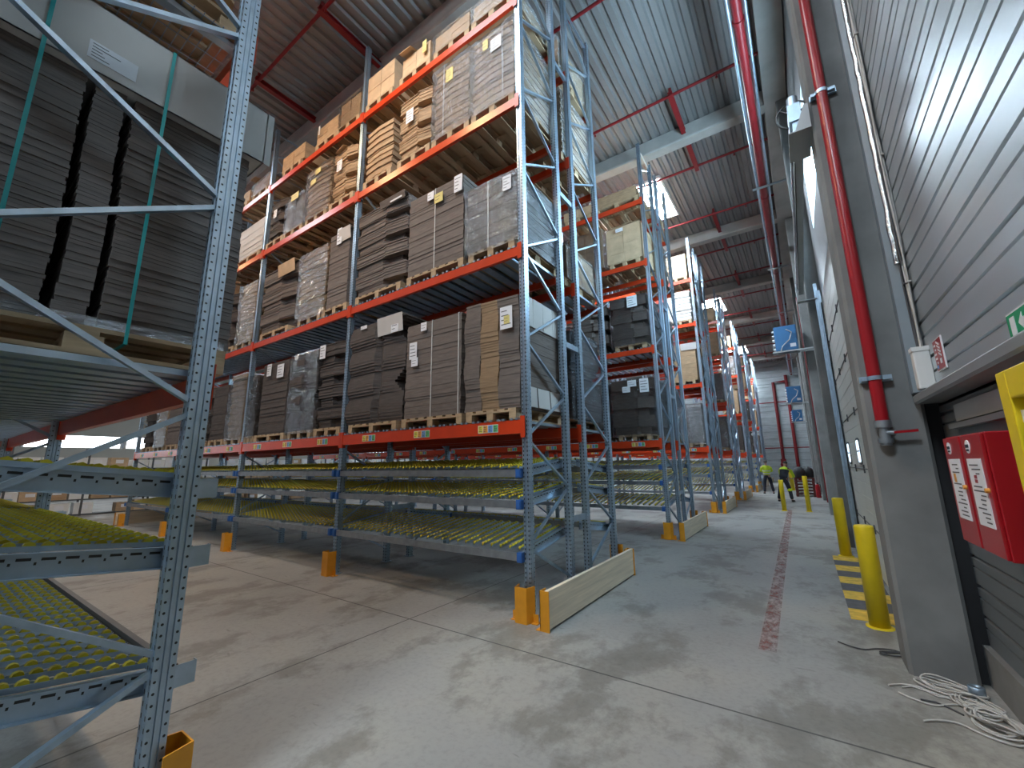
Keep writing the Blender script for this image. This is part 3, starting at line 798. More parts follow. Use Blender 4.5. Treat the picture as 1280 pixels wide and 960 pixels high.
# second loaded level
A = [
 (-.06,-.95,5.63,'sheets','kraft_cool_lit','filmed grey brown sheets with label', dict(film='film_glint',labels=[(-.14,-.16,.14,.22,P)],straps=(.45,))),
 (-1.00,-2.20,6.00,'sheets','kraft_cool_lit','tall grey sheets with top labels', dict(labels=[(-.10,-.14,.16,.28,P),(.52,-.12,.14,.14,P),(.70,-.22,.18,.16,Y_)],straps=(.5,))),
 (-2.28,-3.62,6.25,'tiers','kraft_cool_lit','stepped grey brown tiers, sagging sheet', dict(flap=(.5,.98,.12,'kraft_cool_lit'),labels=[(-.25,-.03,.30,.10,P)])),
 (-3.84,-4.50,6.15,'sheets','kraft_cool_lit','narrow grey column with a hanging label', dict(labels=[(-.32,-.10,.15,.34,P)],flap=(.5,1.05,.25,'grey_card'))),
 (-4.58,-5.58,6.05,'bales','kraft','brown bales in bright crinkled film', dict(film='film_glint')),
 (-5.75,-7.20,6.10,'tiers','kraft_cool_lit','deep stepped tiers with brown lid', dict(flap=(.5,.98,.28,'kraft_light'))),
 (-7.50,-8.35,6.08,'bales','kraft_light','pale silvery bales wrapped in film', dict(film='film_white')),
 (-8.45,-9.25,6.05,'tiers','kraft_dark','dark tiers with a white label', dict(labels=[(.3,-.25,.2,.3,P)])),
 (-9.4,-10.3,6.0,'sheets','kraft_cool_lit','plain grey sheets', dict()),
 (-11.25,-12.3,6.0,'tiers','kraft_cool_lit','plain grey brown tiers', dict()),
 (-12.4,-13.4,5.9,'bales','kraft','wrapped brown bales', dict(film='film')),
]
for i, (a, b, zt, k, m, dsc, kw) in enumerate(A): load(a, b, 0, 1, zl[1], zt, k, m, dsc, plc(i, 1, N0), **kw)
# third loaded level
A = [
 (-.07,-.87,8.24,'bales','kraft','tight brown blanks with white label', dict(film='film_glint',labels=[(-.30,-.32,.20,.22,P),(-.50,-.22,.10,.18,Y_)],straps=(.75,),flap=(0,1,.03,'kraft_light'))),
 (-.93,-1.70,8.26,'bales','kraft','brown blanks with a bright film glare', dict(film='film_glint',labels=[(.38,-.30,.15,.24,Y_)],straps=(.3,),flap=(0,1,.03,'kraft_light'))),
 (-1.77,-2.56,8.12,'tiers','kraft','brown notched tiers with a square label', dict(labels=[(.30,-.42,.18,.26,P)])),
 (-2.75,-3.52,8.02,'bales','kraft','brown sagging packs without film', dict()),
 (-3.88,-4.60,8.04,'tiers','kraft','tall brown tiers with an open flap', dict(labels=[(.25,-.35,.17,.24,P)],top='kraft_light')),
 (-4.70,-5.60,8.06,'bales','kraft','filmed brown packs with yellow tape', dict(film='film',labels=[(.45,-.12,.2,.12,Y_),(.3,-.32,.2,.12,Y_)])),
 (-5.70,-6.45,7.72,'cartons','kraft_cool_lit','low filmed block with yellow tape', dict(film='film',labels=[(.4,-.02,.3,.16,Y_)],top='kraft_light')),
 (-6.52,-7.22,7.95,'tiers','kraft_dark','dark brown tiers with small label', dict(labels=[(.3,-.35,.14,.2,P)])),
 (-7.50,-8.95,7.78,'sheets','grey_card','broad pale crate of lined cardboard', dict()),
 (-9.1,-9.9,7.8,'tiers','kraft','plain brown tiers', dict()),
 (-11.3,-12.2,7.9,'cartons','kraft','plain brown cartons', dict()),
]
for i, (a, b, zt, k, m, dsc, kw) in enumerate(A): load(a, b, 0, 1, zl[2], zt, k, m, dsc, plc(i, 2, N0), **kw)
# top level: low cartons with loose flaps
A = [
 (-.10,-.85,8.98,'cartons','kraft_light','low cartons bagged in clear film', dict(film='film_white')),
 (-.93,-1.72,9.00,'cartons','kraft_light','two low cartons under crumpled film', dict(film='film',top='kraft_light')),
 (-1.84,-2.56,9.08,'cartons','kraft_light','low cartons with upright flaps', dict(top='kraft_light',labels=[(-.1,-.12,.1,.24,Y_)])),
 (-2.80,-3.60,9.34,'cartons','kraft_light','double height of brown cartons', dict(top='kraft_light')),
 (-3.84,-4.50,9.22,'cartons','kraft','brown cartons in a film hood', dict(film='film')),
 (-4.58,-5.40,9.10,'cartons','kraft','brown cartons with torn corner', dict(labels=[(.15,-.1,.05,.22,P)])),
 (-5.9,-6.9,9.1,'cartons','kraft','brown cartons with taped flaps', dict(top='kraft_light')),
 (-7.5,-8.4,9.0,'cartons','kraft','pair of brown cartons in film', dict(film='film',top='kraft_light')),
 (-8.6,-9.5,9.0,'cartons','kraft','plain brown pair of cartons', dict()),
]
for i, (a, b, zt, k, m, dsc, kw) in enumerate(A): load(a, b, 0, 1, zl[3], zt, k, m, dsc, plc(i, 3, N0), **kw)

# back face of the nearest double row (seen through the end frames)
NB = 'shaded back rack'
yb = REAR
load(-.08,-1.1,yb,-1,zl[0],3.75,'slump','kraft_dark','dark slumped bundles',plc(0,0,NB),film='film')
load(-1.2,-2.2,yb,-1,zl[0],3.7,'tiers','kraft_cool_lit','grey brown tiers',plc(1,0,NB))
load(-.08,-.95,yb,-1,zl[1],5.2,'cartons','kraft','low brown carton block',plc(0,1,NB),film='film')
load(-1.1,-2.1,yb,-1,zl[1],5.9,'tiers','kraft','brown tiers in shade',plc(1,1,NB))
load(-.07,-.9,yb,-1,zl[2],8.2,'bales','kraft','brown packs under milky film',plc(0,2,NB),film='film_white')
load(-1.0,-1.8,yb,-1,zl[2],8.1,'tiers','kraft','brown tiers with notches',plc(1,2,NB))
load(-.08,-.9,yb,-1,zl[3],9.3,'cartons','kraft_light','light cartons on the top beams',plc(0,3,NB),film='film_white')

# the other double rows
S = [
 (1,[(-.10,-1.15,3.72,'tiers','kraft_cool_lit','dark wrapped bundles with three labels',dict(film='film',labels=[(.55,-.10,.22,.16,P),(.85,-.18,.22,.34,P),(.4,-.24,.2,.15,P)])),(-1.25,-2.3,3.7,'tiers','kraft_dark','dark tiers',{})],
    [(-.10,-1.05,5.9,'tiers','kraft_cool_lit','glossy filmed grey bundles with label',dict(film='film',labels=[(.6,-.15,.26,.30,P)])),(-1.15,-2.2,5.8,'tiers','kraft_cool_lit','grey tiers',{})],
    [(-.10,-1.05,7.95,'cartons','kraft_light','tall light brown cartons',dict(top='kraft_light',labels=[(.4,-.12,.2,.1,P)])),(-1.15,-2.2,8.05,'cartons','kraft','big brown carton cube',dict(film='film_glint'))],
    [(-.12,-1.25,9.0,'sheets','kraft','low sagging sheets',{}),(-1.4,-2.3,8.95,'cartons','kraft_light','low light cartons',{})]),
 (2,[(-.10,-1.0,3.75,'bales','kraft_cool_lit','pale wrapped bales',dict(film='film_white'))],[(-.10,-1.1,6.0,'sheets','kraft','tall brown sheets with raised lid',dict(flap=(.5,1.05,.25,'grey_card')))],
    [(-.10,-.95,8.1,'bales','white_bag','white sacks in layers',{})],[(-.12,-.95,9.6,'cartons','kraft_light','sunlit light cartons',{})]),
 (3,[(-.10,-1.0,3.8,'slump','kraft_cool_lit','dark wrapped slump',dict(film='film_glint'))],[(-.10,-1.0,5.9,'bales','kraft_cool_lit','silvery wrapped bales',dict(film='film_white'))],
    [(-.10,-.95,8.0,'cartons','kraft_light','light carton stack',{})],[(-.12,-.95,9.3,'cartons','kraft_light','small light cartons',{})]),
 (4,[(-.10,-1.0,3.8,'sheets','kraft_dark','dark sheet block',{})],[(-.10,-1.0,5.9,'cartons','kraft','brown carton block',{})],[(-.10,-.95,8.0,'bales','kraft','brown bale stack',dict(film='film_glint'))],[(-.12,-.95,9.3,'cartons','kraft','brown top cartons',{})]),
 (5,[(-.10,-1.0,3.8,'slump','kraft_cool_lit','dark slumped stack',{})],[(-.10,-1.0,5.9,'bales','kraft_cool_lit','pale bale block',dict(film='film_white'))],[(-.10,-.95,8.0,'cartons','kraft_light','light carton tower',{})],[(-.12,-.95,9.2,'cartons','kraft_light','light top cartons',{})]),
 (6,[(-.10,-1.0,3.8,'sheets','kraft_cool_lit','grey sheet block',{})],[(-.10,-1.0,5.9,'sheets','kraft','brown sheet block',{})],[(-.10,-.95,8.0,'cartons','kraft','brown carton tower',{})],[]),
]
for k, *lvls in S:
    for l, it in enumerate(lvls):
        for i, (a, b, zt, kd, m, dsc, kw) in enumerate(it):
            load(a, b, PITCH*k, 1, zl[l], zt, kd, m, dsc, plc(i, l, '%s row' % ROWN[k]), **kw)
for l, (zt, kd, m, f, dsc) in enumerate(((3.7,'slump','kraft_cool_lit','film_glint','dark wrapped pile'),(5.8,'bales','kraft_cool_lit','film_white','pale wrapped pile'),(8.1,'bales','kraft','film_white','brown pile in milky film'),(9.2,'cartons','kraft_light',None,'light cartons'))):
    for k in (1, 2):
        load(-.08, -1.0, PITCH*k+REAR, -1, zl[l], zt, kd, m, dsc, '%s shelf, back face of the %s row' % (LV[l], ROWN[k]), film=f)

# the big strapped stack on the left rack, right beside the camera
def near_stack():
    y1 = -3.12; d = 1.25; x1 = -.12; w = 1.2; zb = zl[0]+.144
    pallet(x1+.02, y1-.03, zl[0], 1.2, 1.2, -1, 'wooden pallet under the dark stack with turquoise straps on the left rack')
    t = thing('cardboard_stack', 'dark brown sheet stack with turquoise straps under a pale lid', 'cardboard stack', (x1-w, y1-d, zb))
    rnd = random.Random(5); mb = MB(); h = 3.70-zb; n = 62
    cols = [(0,.455,0,.02),(.488,.612,.2,.03),(.65,1.24,.5,.022)]
    for a, b, ph, am in cols:
        def o(i, a=a, b=b, ph=ph, am=am):
            tt = i/n; q = am*(math.sin(tt*4.2+ph)*.6+.5*max(0,tt-.62)*4)
            g = .02*math.sin(tt*5+ph)
            return [(0.02,a+q),(w-.02-abs(g)*.5,a+q),(w-.02-abs(g)*.5,min(b+q,d)-.004),(0.02,min(b+q,d)-.004)]
        layers(mb, rnd, o, 0, h, n, .004)
    mb.build('stack','kraft_mid',t)
    # skirt of film at the foot
    MB().box(w-.02,.1,-.012,w+.012,1.21,.05).build('stretch_film','film_white',t)
    lid = MB(); lh = .39
    lid.box(-.03,-.04,h,w+.03,d+.05,h+.006).box(w+.024,-.04,h,w+.030,d+.09,h+lh).box(-.03,d+.044,h,w+.03,d+.050,h+lh).box(-.03,-.04,h,-.024,d+.05,h+lh).box(-.03,-.04,h,w+.03,-.034,h+lh).box(-.03,-.04,h+lh-.006,w+.03,d+.05,h+lh)
    lo = lid.build('lid','grey_card',t,label='pale grey cardboard lid')
    for y in (.29, .765):
        MB().box(w+.032,y-.008,-.06,w+.035,y+.008,h+lh+.004).box(-.04,y-.008,h+lh+.001,w+.035,y+.008,h+lh+.004).box(w-.35,y-.008,-.064,w+.035,y+.008,-.060).build('strap','teal',t,label='turquoise plastic strap')
    mb = MB(); mb.box(w+.0305,.432,h+.06,w+.0325,.625,h+.165,0)
    for i in range(5): mb.box(w+.0325,.445,h+.148-i*.018,w+.0332,.445+(.06,.11,.04,.05,.07)[i],h+.152-i*.018,1)
    mb.build('paper_label',['paper','ink'],lo)
near_stack()
# wire mesh deck and a pallet load one level up on the same rack
ME_MESH = MB()
for i in range(27): ME_MESH.box(-3.55+i*.135,-1.05,0,-3.545+i*.135,-.05,.006)
for i in range(20): ME_MESH.box(-3.58,-1.05+i*.0525,.006,-.02,-1.045+i*.0525,.012)
for i in range(5):
    x = -3.5+i*.84; ME_MESH.box(x,-1.05,-.04,x+.06,-.05,0)
for o in list(bpy.data.objects):
    if o.name.startswith('pallet_rack') and 'left edge' in o.get('label',''): link('mesh_deck', ME_MESH.mesh('mesh_deck','galv_dark'), o, (-.05,0,Z[1]+.002))
load(-.10,-1.3,-PITCH+REAR-.03,-1,zl[1]+.006,5.6,'tiers','kraft','brown tiers high on a mesh shelf','second shelf of the left edge rack')
load(-1.4,-2.5,-PITCH+REAR-.03,-1,zl[1]+.006,5.6,'sheets','kraft_cool_lit','grey sheets high on a mesh shelf','second shelf of the left edge rack')
load(-1.45,-2.5,-PITCH+REAR-.03,-1,zl[0],3.8,'sheets','kraft_dark','dark sheets behind the strapped stack','lowest shelf of the left edge rack')
load(-2.6,-3.55,-PITCH+REAR-.03,-1,zl[0],3.6,'tiers','kraft_dark','dark tiers deep behind the strapped stack','lowest shelf of the left edge rack')

# ------------------------------------------------------------------ sprinkler pipes under the deck
pn = 0
for k in range(-1, 13):
    y = -.8+3*k; z = 10.5
    mb = MB().cyl((-30,y,z),(3.35,y,z),.036,8)
    for j in range(10): mb.cyl((2.1-3*j,y,z),(2.1-3*j,y,z-.09),.012,6); mb.cyl((2.1-3*j,y,z-.09),(2.1-3*j,y,z-.115),.028,6)
    tag(mb.build('sprinkler_pipe','red_pipe'), 'thin red sprinkler pipe across the roof, %s from the camera end' % ORD[k+1], 'sprinkler pipe', 'sprinkler pipes under the roof')
for i, x in enumerate((1.08, -4.05, -6.65, -14.5)):
    for k in range(-1, 7):
        y = .75+6*k
        mb = MB().box(x-.055,y-1.62,10.44,x+.055,y+1.62,10.452).box(x-.055,y-1.62,10.548,x+.055,y+1.62,10.56).box(x-.008,y-1.62,10.452,x+.008,y+1.62,10.548)
        for q in (-1.55, 1.55): mb.box(x-.03,y+q-.03,10.56,x+.03,y+q+.03,HD)
        tag(mb.build('pipe_hanger','red_pipe'), 'red steel hanger rail straddling the %s roof beam, %s from the right wall' % (ORD[k+1], ORD[i]), 'pipe hanger', 'red hanger rails under the roof')
mb = MB().cyl((2.675,-12,9.28),(2.675,39.7,9.28),.085,14)
for k in range(9): mb.cyl((2.675,-9+6*k,9.28),(2.675,-8.93+6*k,9.28),.10,14)
tag(mb.build('sprinkler_main','red_pipe'), 'thick red sprinkler main running along the right side of the roof', 'sprinkler pipe')
for i, x in enumerate((2.545, 2.805)):
    mb = MB().cyl((x,-12,9.22),(x,39.7,9.22),.030,10)
    tag(mb.build('conduit','galv'), 'galvanised conduit running %s the thick red main' % ('on the rack side of','on the wall side of')[i], 'conduit')
for k in range(7):
    y = 2.3+6*k
    mb = MB().box(2.42,y-.02,9.13,3.30,y+.02,9.18).box(3.26,y-.02,9.13,3.30,y+.02,10.26).box(3.22,y-.09,8.98,3.30,y+.09,9.16)
    tag(mb.build('pipe_bracket','col_steel'), 'grey steel bracket carrying the red main, %s from the camera' % ORD[k], 'bracket', 'brackets under the red main')
# vertical riser on the near column with its valve
t = thing('riser_pipe', 'red riser pipe down the near column ending in a lever valve', 'pipe', (3.28,.54,0))
mb = MB().cyl((0,0,1.98),(0,0,10.4),.047,16)
mb.build('pipe','red',t)
for z in (2.34, 5.28, 8.4):
    MB().cyl((0,0,z),(0,0,z+.035),.055,16).box(.03,-.015,z,.11,.03,z+.03).box(-.09,-.015,z,-.03,.03,z+.03).box(-.10,.03,z-.01,.12,.055,z+.045).build('clamp','galv',t)
v = MB().cyl((0,0,1.78),(0,0,1.99),.038,12).cyl((0,0,1.93),(0,0,1.99),.058,8).cyl((0,0,1.80),(0,0,1.84),.052,8).cyl((0,-.02,1.885),(.07,-.02,1.885),.02,8).build('valve','galv_dark',t)
MB().obox((.13,-.03,1.89),(.075,0,.004),(0,.012,0),(0,0,.010)).build('lever','red',v)
# cables beside the near column
def wig(x, y, z0, z1, a, ph, n=26): return [(x+a*math.sin(ph+i*.9), y+a*math.cos(ph*2+i*.7), z0+(z1-z0)*i/n) for i in range(n+1)]
for i, (m, x, y, dsc) in enumerate((('cable_grey',3.585,.40,'grey cable bundle hanging beside the near column'),('cable_dark',3.575,.435,'black cable bundle hanging beside the near column'))):
    mb = MB()
    for j in range(4): mb.tube(wig(x-.01*(j%2), y-.016*j, 2.5, 9.9, .006, j*1.7+i), .008, 6)
    for z in (3.1,4.3,5.6,7.0): mb.box(x-.02,y-.062,z,x+.01,y+.01,z+.012)
    tag(mb.build('cable_bundle',m), dsc, 'cable bundle')
mb = MB(); rnd = random.Random(3); n = 60
mb.tube([(3.555+rnd.uniform(-.006,.006),.425+rnd.uniform(-.006,.006),3.3+6.2*i/n) for i in range(n+1)], .024, 8)
tag(mb.build('foil_pipe','foil'), 'crinkled foil wrapped pipe between the near column and the cladding', 'pipe')
t = MB().box(3.50,.27,2.20,3.60,.36,2.52).build('cable_trunking','white',bevel=.008); tag(t, 'short white cable trunking box standing on the grey ledge', 'cable trunking')
MB().box(3.495,.265,2.50,3.60,.365,2.535).build('cap','white',t)

# ------------------------------------------------------------------ signs and cabinets on the right wall
t = MB().box(3.588,-.105,2.29,3.597,.105,2.525,0).build('fire_hose_sign','paper'); tag(t, 'red and white fire hose sign on the silver cladding', 'sign')
MB().box(3.585,-.095,2.30,3.588,.095,2.515).build('red_field','red',t)
mb = MB()
for i in range(5): mb.box(3.583,.035,2.345+i*.032,3.585,.045+.035*((i*7)%3)/2+.012,2.358+i*.032)
c = (-.035, 2.43)
mb.ext([(-.06,2.335),(-.02,2.335),(-.02,2.37),(-.06,2.37)],'x',3.583,3.585)
for i in range(4): mb.obox((3.584,-.045+.006*i,2.40+i*.028),(.001,0,0),(0,.030,.014),(0,-.003,.006))
mb.build('pictogram','paper',t)
MB().box(3.583,.045,2.312,3.585,.085,2.336).build('blue_field','st_blu',t)
t = MB().box(3.575,-1.60,2.17,3.597,-1.23,2.335,0).build('exit_sign','paper'); tag(t, 'green and white emergency exit sign above the yellow frame', 'sign')
MB().box(3.572,-1.59,2.18,3.575,-1.24,2.325).build('green_field','green',t)
mb = MB().box(3.570,-1.325,2.192,3.572,-1.275,2.308)
mb.ext([(-1.36,2.265),(-1.405,2.305),(-1.405,2.28),(-1.48,2.28),(-1.48,2.25),(-1.405,2.25),(-1.405,2.225)],'x',3.570,3.572)
mb.build('pictogram','paper',t)
for i, (ya, yb2) in enumerate(((-.70,-.36),(-1.06,-.72))):
    t = MB().box(3.455,ya,1.165,3.668,yb2,1.795).build('fire_cabinet','red',bevel=.006)
    tag(t, 'red wall cabinet with white label strip, %s' % ('far one of the pair beside the column','near one of the pair beside the yellow frame')[i], 'cabinet', 'red cabinets on the right wall')
    MB().box(3.440,ya+.006,1.172,3.455,yb2-.006,1.788).build('door','red',t,bevel=.004)
    d = t.children[0]
    mb = MB().box(3.436,ya+.06,1.31,3.440,yb2-.06,1.66,0)
    rnd = random.Random(i+3)
    for r in range(14):
        z = 1.33+r*.0225; a = ya+.075; 
        if r in (9, 10) and i == 1: mb.box(3.4345,a+.09,z,3.436,a+.13,z+.018,2); continue
        if r in (9, 10) and i == 0: mb.box(3.4345,a+.11,z-.01,3.436,a+.15,z+.018,3); continue
        mb.box(3.4345,a+rnd.uniform(0,.05),z,3.436,a+rnd.uniform(.07,.19),z+.007,1)
    mb.build('label_strip',['paper','ink','red','st_org'],d)
    mb = MB(); cy, cz = yb2-.12, 1.725
    mb.cyl((3.440,cy,cz),(3.436,cy,cz),.036,18,m=0); mb.box(3.4345,cy-.026,cz-.006,3.436,cy+.026,cz+.012,1); mb.box(3.4345,cy-.02,cz-.024,3.436,cy+.02,cz-.014,1)
    mb.build('emblem',['paper','navy'],d)
    MB().cyl((3.440,ya+.04,1.50),(3.425,ya+.04,1.50),.012,10).build('lock','st_org',d)
t = thing('door_guard', 'yellow steel door guard frame at the right edge beside the red cabinets', 'guard frame', (0,0,0))
MB().box(3.42,-1.60,0,3.60,-1.50,2.02).box(3.42,-2.9,1.90,3.60,-1.60,2.02).box(3.42,-3.0,0,3.60,-2.9,2.02).build('frame','yellow',t,bevel=.006)
MB().box(3.44,-1.70,1.80,3.50,-1.60,1.85).box(3.46,-1.78,1.755,3.52,-1.70,1.80).build('hinge','white',t)
MB().cyl((3.50,-1.74,.4),(3.50,-1.74,1.76),.016,8).build('rod','galv',t)

# ------------------------------------------------------------------ door drive on brackets
t = thing('door_drive', 'door shaft and motor with round chain wheel on steel plates above the white door', 'door drive', (3.05,1.0,5.4))
MB().cyl((0,-.10,0),(0,5.5,0),.045,14).build('shaft','galv_dark',t)
MB().box(-.015,.0,-.16,.075,5.5,-.10).box(-.015,.0,-.16,-.005,5.5,-.06).build('rail','col_steel',t)
mb = MB(); n = 28
ring = [(.155*math.cos(2*PI*i/n), .155*math.sin(2*PI*i/n)) for i in range(n)]
mb.tube([(x,-.16,z) for x,z in ring]+[(ring[0][0],-.16,ring[0][1])], .012, 6)
for a in (0.3, 2.4, 4.5): mb.bar((0,-.16,0),(.15*math.cos(a),-.16,.15*math.sin(a)),.02,.012)
mb.cyl((0,-.19,0),(0,-.10,0),.035,10)
mb.build('chain_wheel','dark',t)
MB().box(-.055,-.36,-.22,.055,-.10,-.02).cyl((0,-.30,-.02),(0,-.30,.09),.05,14).box(-.03,-.34,-.34,.03,-.26,-.22).build('motor','galv',t)
MB().box(-.08,-.42,-.40,.115,.10,-.385).ext([(.115,-.385),(.115,-.12),(.08,-.12),(-.02,-.385)],'y',-.42,-.405).build('bracket_plate','col_steel',t)
MB().box(-.06,5.36,-.35,.36,5.5,-.33).box(-.06,5.36,-.33,-.04,5.5,.06).build('bracket_plate','col_steel',t)
for k, (Y, zb) in enumerate(((12.2,5.33),(22.0,4.70),(33.4,4.6))):
    t = thing('distribution_box', 'blue electrical box on a wall bracket, %s along the right wall' % ORD[k], 'electrical box', (2.36,Y,zb))
    MB().box(0,0,0,.64,.32,.86).build('enclosure','bluebox',t,bevel=.015)
    MB().box(.03,-.015,.03,.61,0,.83).build('lid','bluebox',t,bevel=.006)
    for j in range(5): MB().cyl((-.07,.16,.10+.155*j),(0,.16,.10+.155*j),.05,10).build('gland','white',t)
    MB().box(.42,-.022,.10,.58,-.015,.22).build('label_plate','paper',t)
    MB().tube([(.14,-.03,.0),(.2,-.05,.15),(.42,-.06,.35),(.5,-.05,.6),(.35,-.04,.72)],.016,6).build('cable','cable_grey',t)
    MB().box(-.1,-.02,-.05,1.2,.03,-.0).box(-.1,.28,-.05,1.2,.33,-.0).box(-.1,-.02,-.06,.0,.33,-.05).box(.6,-.02,-.06,.66,.33,-.05).build('bracket','col_steel',t)

# ------------------------------------------------------------------ bollards, floor paint, cables
def bollard(x, y, h, r, label):
    o = MB().lathe((x,y,0),[(0,.0),(r,.0),(r,h-.02),(r*.93,h-.004),(r*.8,h),(0,h)],24).build('bollard','yellow'); tag(o, label, 'bollard', 'yellow steel bollards')
    MB().lathe((x,y,0),[(r*1.35,0),(r*1.35,.012),(r,.014)],24).build('base_plate','yellow',o)
bollard(3.12,1.72,.99,.085,'yellow bollard nearest the near column')
bollard(3.10,5.60,1.0,.085,'yellow bollard at the far side of the striped floor pad')
bollard(2.63,13.4,1.17,.07,'yellow bollard standing alone near the second blue box')
bollard(1.93,13.35,1.04,.07,'yellow bollard in front of the bending worker')
bollard(1.98,25.8,1.15,.08,'yellow bollard behind the workers, nearer one')
bollard(1.86,28.0,1.15,.08,'yellow bollard behind the workers, farther one')
t = thing('floor_marking', 'yellow and charcoal striped floor pad in front of the white door', 'floor marking', (0,0,0)); t['kind'] = 'structure'
for i in range(9):
    a = 1.86+i*.41; MB().box(2.90,a,.0005,3.36,a+.41,.003).build('stripe','yel_mark' if i % 2 == 0 else 'yel_dark',t)
mb = MB(); n = 40; vs = []
for i in range(n+1):
    y = .5+i*.33; x = 2.22-.012*y*.9
    vs += [(x-.07,y,.0012),(x+.07,y,.0012)]
mb.add(vs, [(2*i,2*i+1,2*i+3,2*i+2) for i in range(n)])
tag(mb.build('floor_line','red_line'), 'worn red painted line on the concrete aisle', 'floor line', kind='structure')
def coil(cx, cy, loops, r, m, label, seed, sq=.6, rot=0.):
    rnd = random.Random(seed); mb = MB(); pts = []; N = 22
    for k in range(loops*N+1):
        a = 2*PI*k/N; rr = r*(1+.16*math.sin(k*.11+seed)+.1*math.sin(k*.37)); 
        x = rr*math.cos(a); y = rr*sq*math.sin(a)
        x, y = x*math.cos(rot)-y*math.sin(rot), x*math.sin(rot)+y*math.cos(rot)
        pts.append((cx+x+.03*math.sin(k*.05*seed), cy+y+.03*math.cos(k*.043*seed), .009+.012*(k/(loops*N))*loops*.5*(1+.5*math.sin(k*.6))))
    for i in range(14): pts.append((pts[-1][0]-.035+.01*math.sin(i), pts[-1][1]-.03*math.cos(i*.5)*(1 if seed%2 else -1), .009))
    mb.tube(pts, .0062, 6); tag(mb.build('cable_coil',m), label, 'cable coil')
coil(3.36,.42,5,.16,'cable_grey','grey cable coil at the foot of the near column',3,.5,-.5)
coil(3.46,.22,5,.13,'cable_grey','tangled pale cable loops between column and plinth',4,.62,-.9)
coil(3.50,.02,6,.14,'cable_grey','round heap of pale cable against the plinth, nearest the frame edge',5,.72,-1.0)
coil(3.14,.98,2,.10,'cable_dark','dark cable loop beside the near column foot',6,.35,.2)
tag(MB().tube([(3.08,.30,.008),(3.14,.36,.008),(3.22,.33,.008),(3.27,.27,.008),(3.33,.30,.008)],.006,6).build('loose_wire','cable_grey'), 'short curled loose wire on the floor before the column', 'wire')
tag(MB().tube([(3.16,.16,.008),(3.24,.17,.008),(3.30,.12,.008),(3.35,.06,.008)],.006,6).build('loose_wire','cable_dark'), 'short dark loose wire on the floor near the cable heap', 'wire')
tag(MB().lathe((3.50,.42,.0),[(0,0),(.045,0),(.045,.07),(.038,.075),(.02,.075),(.02,.02),(0,.02)],18).build('tape_roll','galv'), 'silver tape roll on the floor at the column foot', 'tape roll')

# ------------------------------------------------------------------ end wall pipework and the things near the far end
def pipe(pts, r, m, name, label, cat='pipe'):
    o = MB().tube(pts, r, 10).build(name, m); tag(o, label, cat); return o
pipe([(1.22,39.7,0),(1.22,39.7,8.72),(2.15,39.7,8.72)],.13,'red_pipe','riser_pipe','thick red bent riser on the end wall, left one')
pipe([(2.22,39.7,0),(2.22,39.7,9.28)],.13,'red_pipe','riser_pipe','thick red straight riser on the end wall, right one')
for z in (2.85, 6.9): pipe([(-2,39.6,z),(3.3,39.6,z)],.05,'red_pipe','wall_pipe','thin red pipe along the end wall, %s one' % ('lower' if z < 4 else 'upper'))
tag(MB().box(1.02,39.3,1.0,1.42,39.6,1.9).cyl((1.22,39.3,1.4),(1.22,39.05,1.4),.25,14).build('pump_valve','red_pipe'), 'red valve block at the foot of the left end wall riser', 'valve')
pipe([(3.30,17.6,0),(3.30,17.6,8.9)],.045,'red_pipe','riser_pipe','thin red riser by the right wall beyond the blue boxes')
pal = None
for i in range(6):
    o = thing('pallet', 'maroon wooden pallet on the stack by the right wall, %s from the floor' % ORD[i], 'pallet', (2.18+.01*(i%2),20.6,.146*i), 'stacked maroon pallets')
    tp, be = pallet_meshes(.8,1.2)
    if i == 0:
        for me in (tp, be): me.materials.clear(); me.materials.append(M['maroon'])
        pm0 = (tp, be)
    link('top_deck', pm0[0], o)
    for x in (0,.35,.70): link('bearer', pm0[1], o, (x,0,0))
for i, (x, y, r) in enumerate(((2.42,21.0,.24),(2.78,21.3,.22))):
    prof = [(0,0),(r*.9,0),(r,.06),(r*1.02,.25),(r*.9,.42),(r*.5,.5),(r*.25,.53),(0,.52)]
    tag(MB().lathe((x,y,.876),prof,16).build('black_sack','black'), 'full black sack on the maroon pallets, %s one' % ('left','right')[i], 'sack')
t = thing('fire_extinguisher', 'red fire extinguisher standing by the right wall pallets', 'fire extinguisher', (3.06,20.2,0))
MB().lathe((0,0,0),[(0,0),(.09,0),(.095,.03),(.095,.5),(.07,.58),(.03,.62),(0,.62)],18).build('bottle','red',t)
MB().box(-.03,-.02,.62,.03,.02,.68).bar((.03,0,.67),(.12,0,.70),.02,.012).build('handle','black',t); MB().tube([(0,-.03,.64),(.1,-.05,.6),(.12,-.05,.35),(.11,-.06,.15)],.014,6).build('hose','black',t)
t = thing('hose_reel', 'red hose reel cabinet on the far right wall above the pallets', 'hose reel', (3.29,20.9,1.25))
MB().box(0,0,0,.25,.75,.75).build('case','red',t,bevel=.01); MB().cyl((0,.37,.37),(-.06,.37,.37),.28,20).build('reel','red',t)

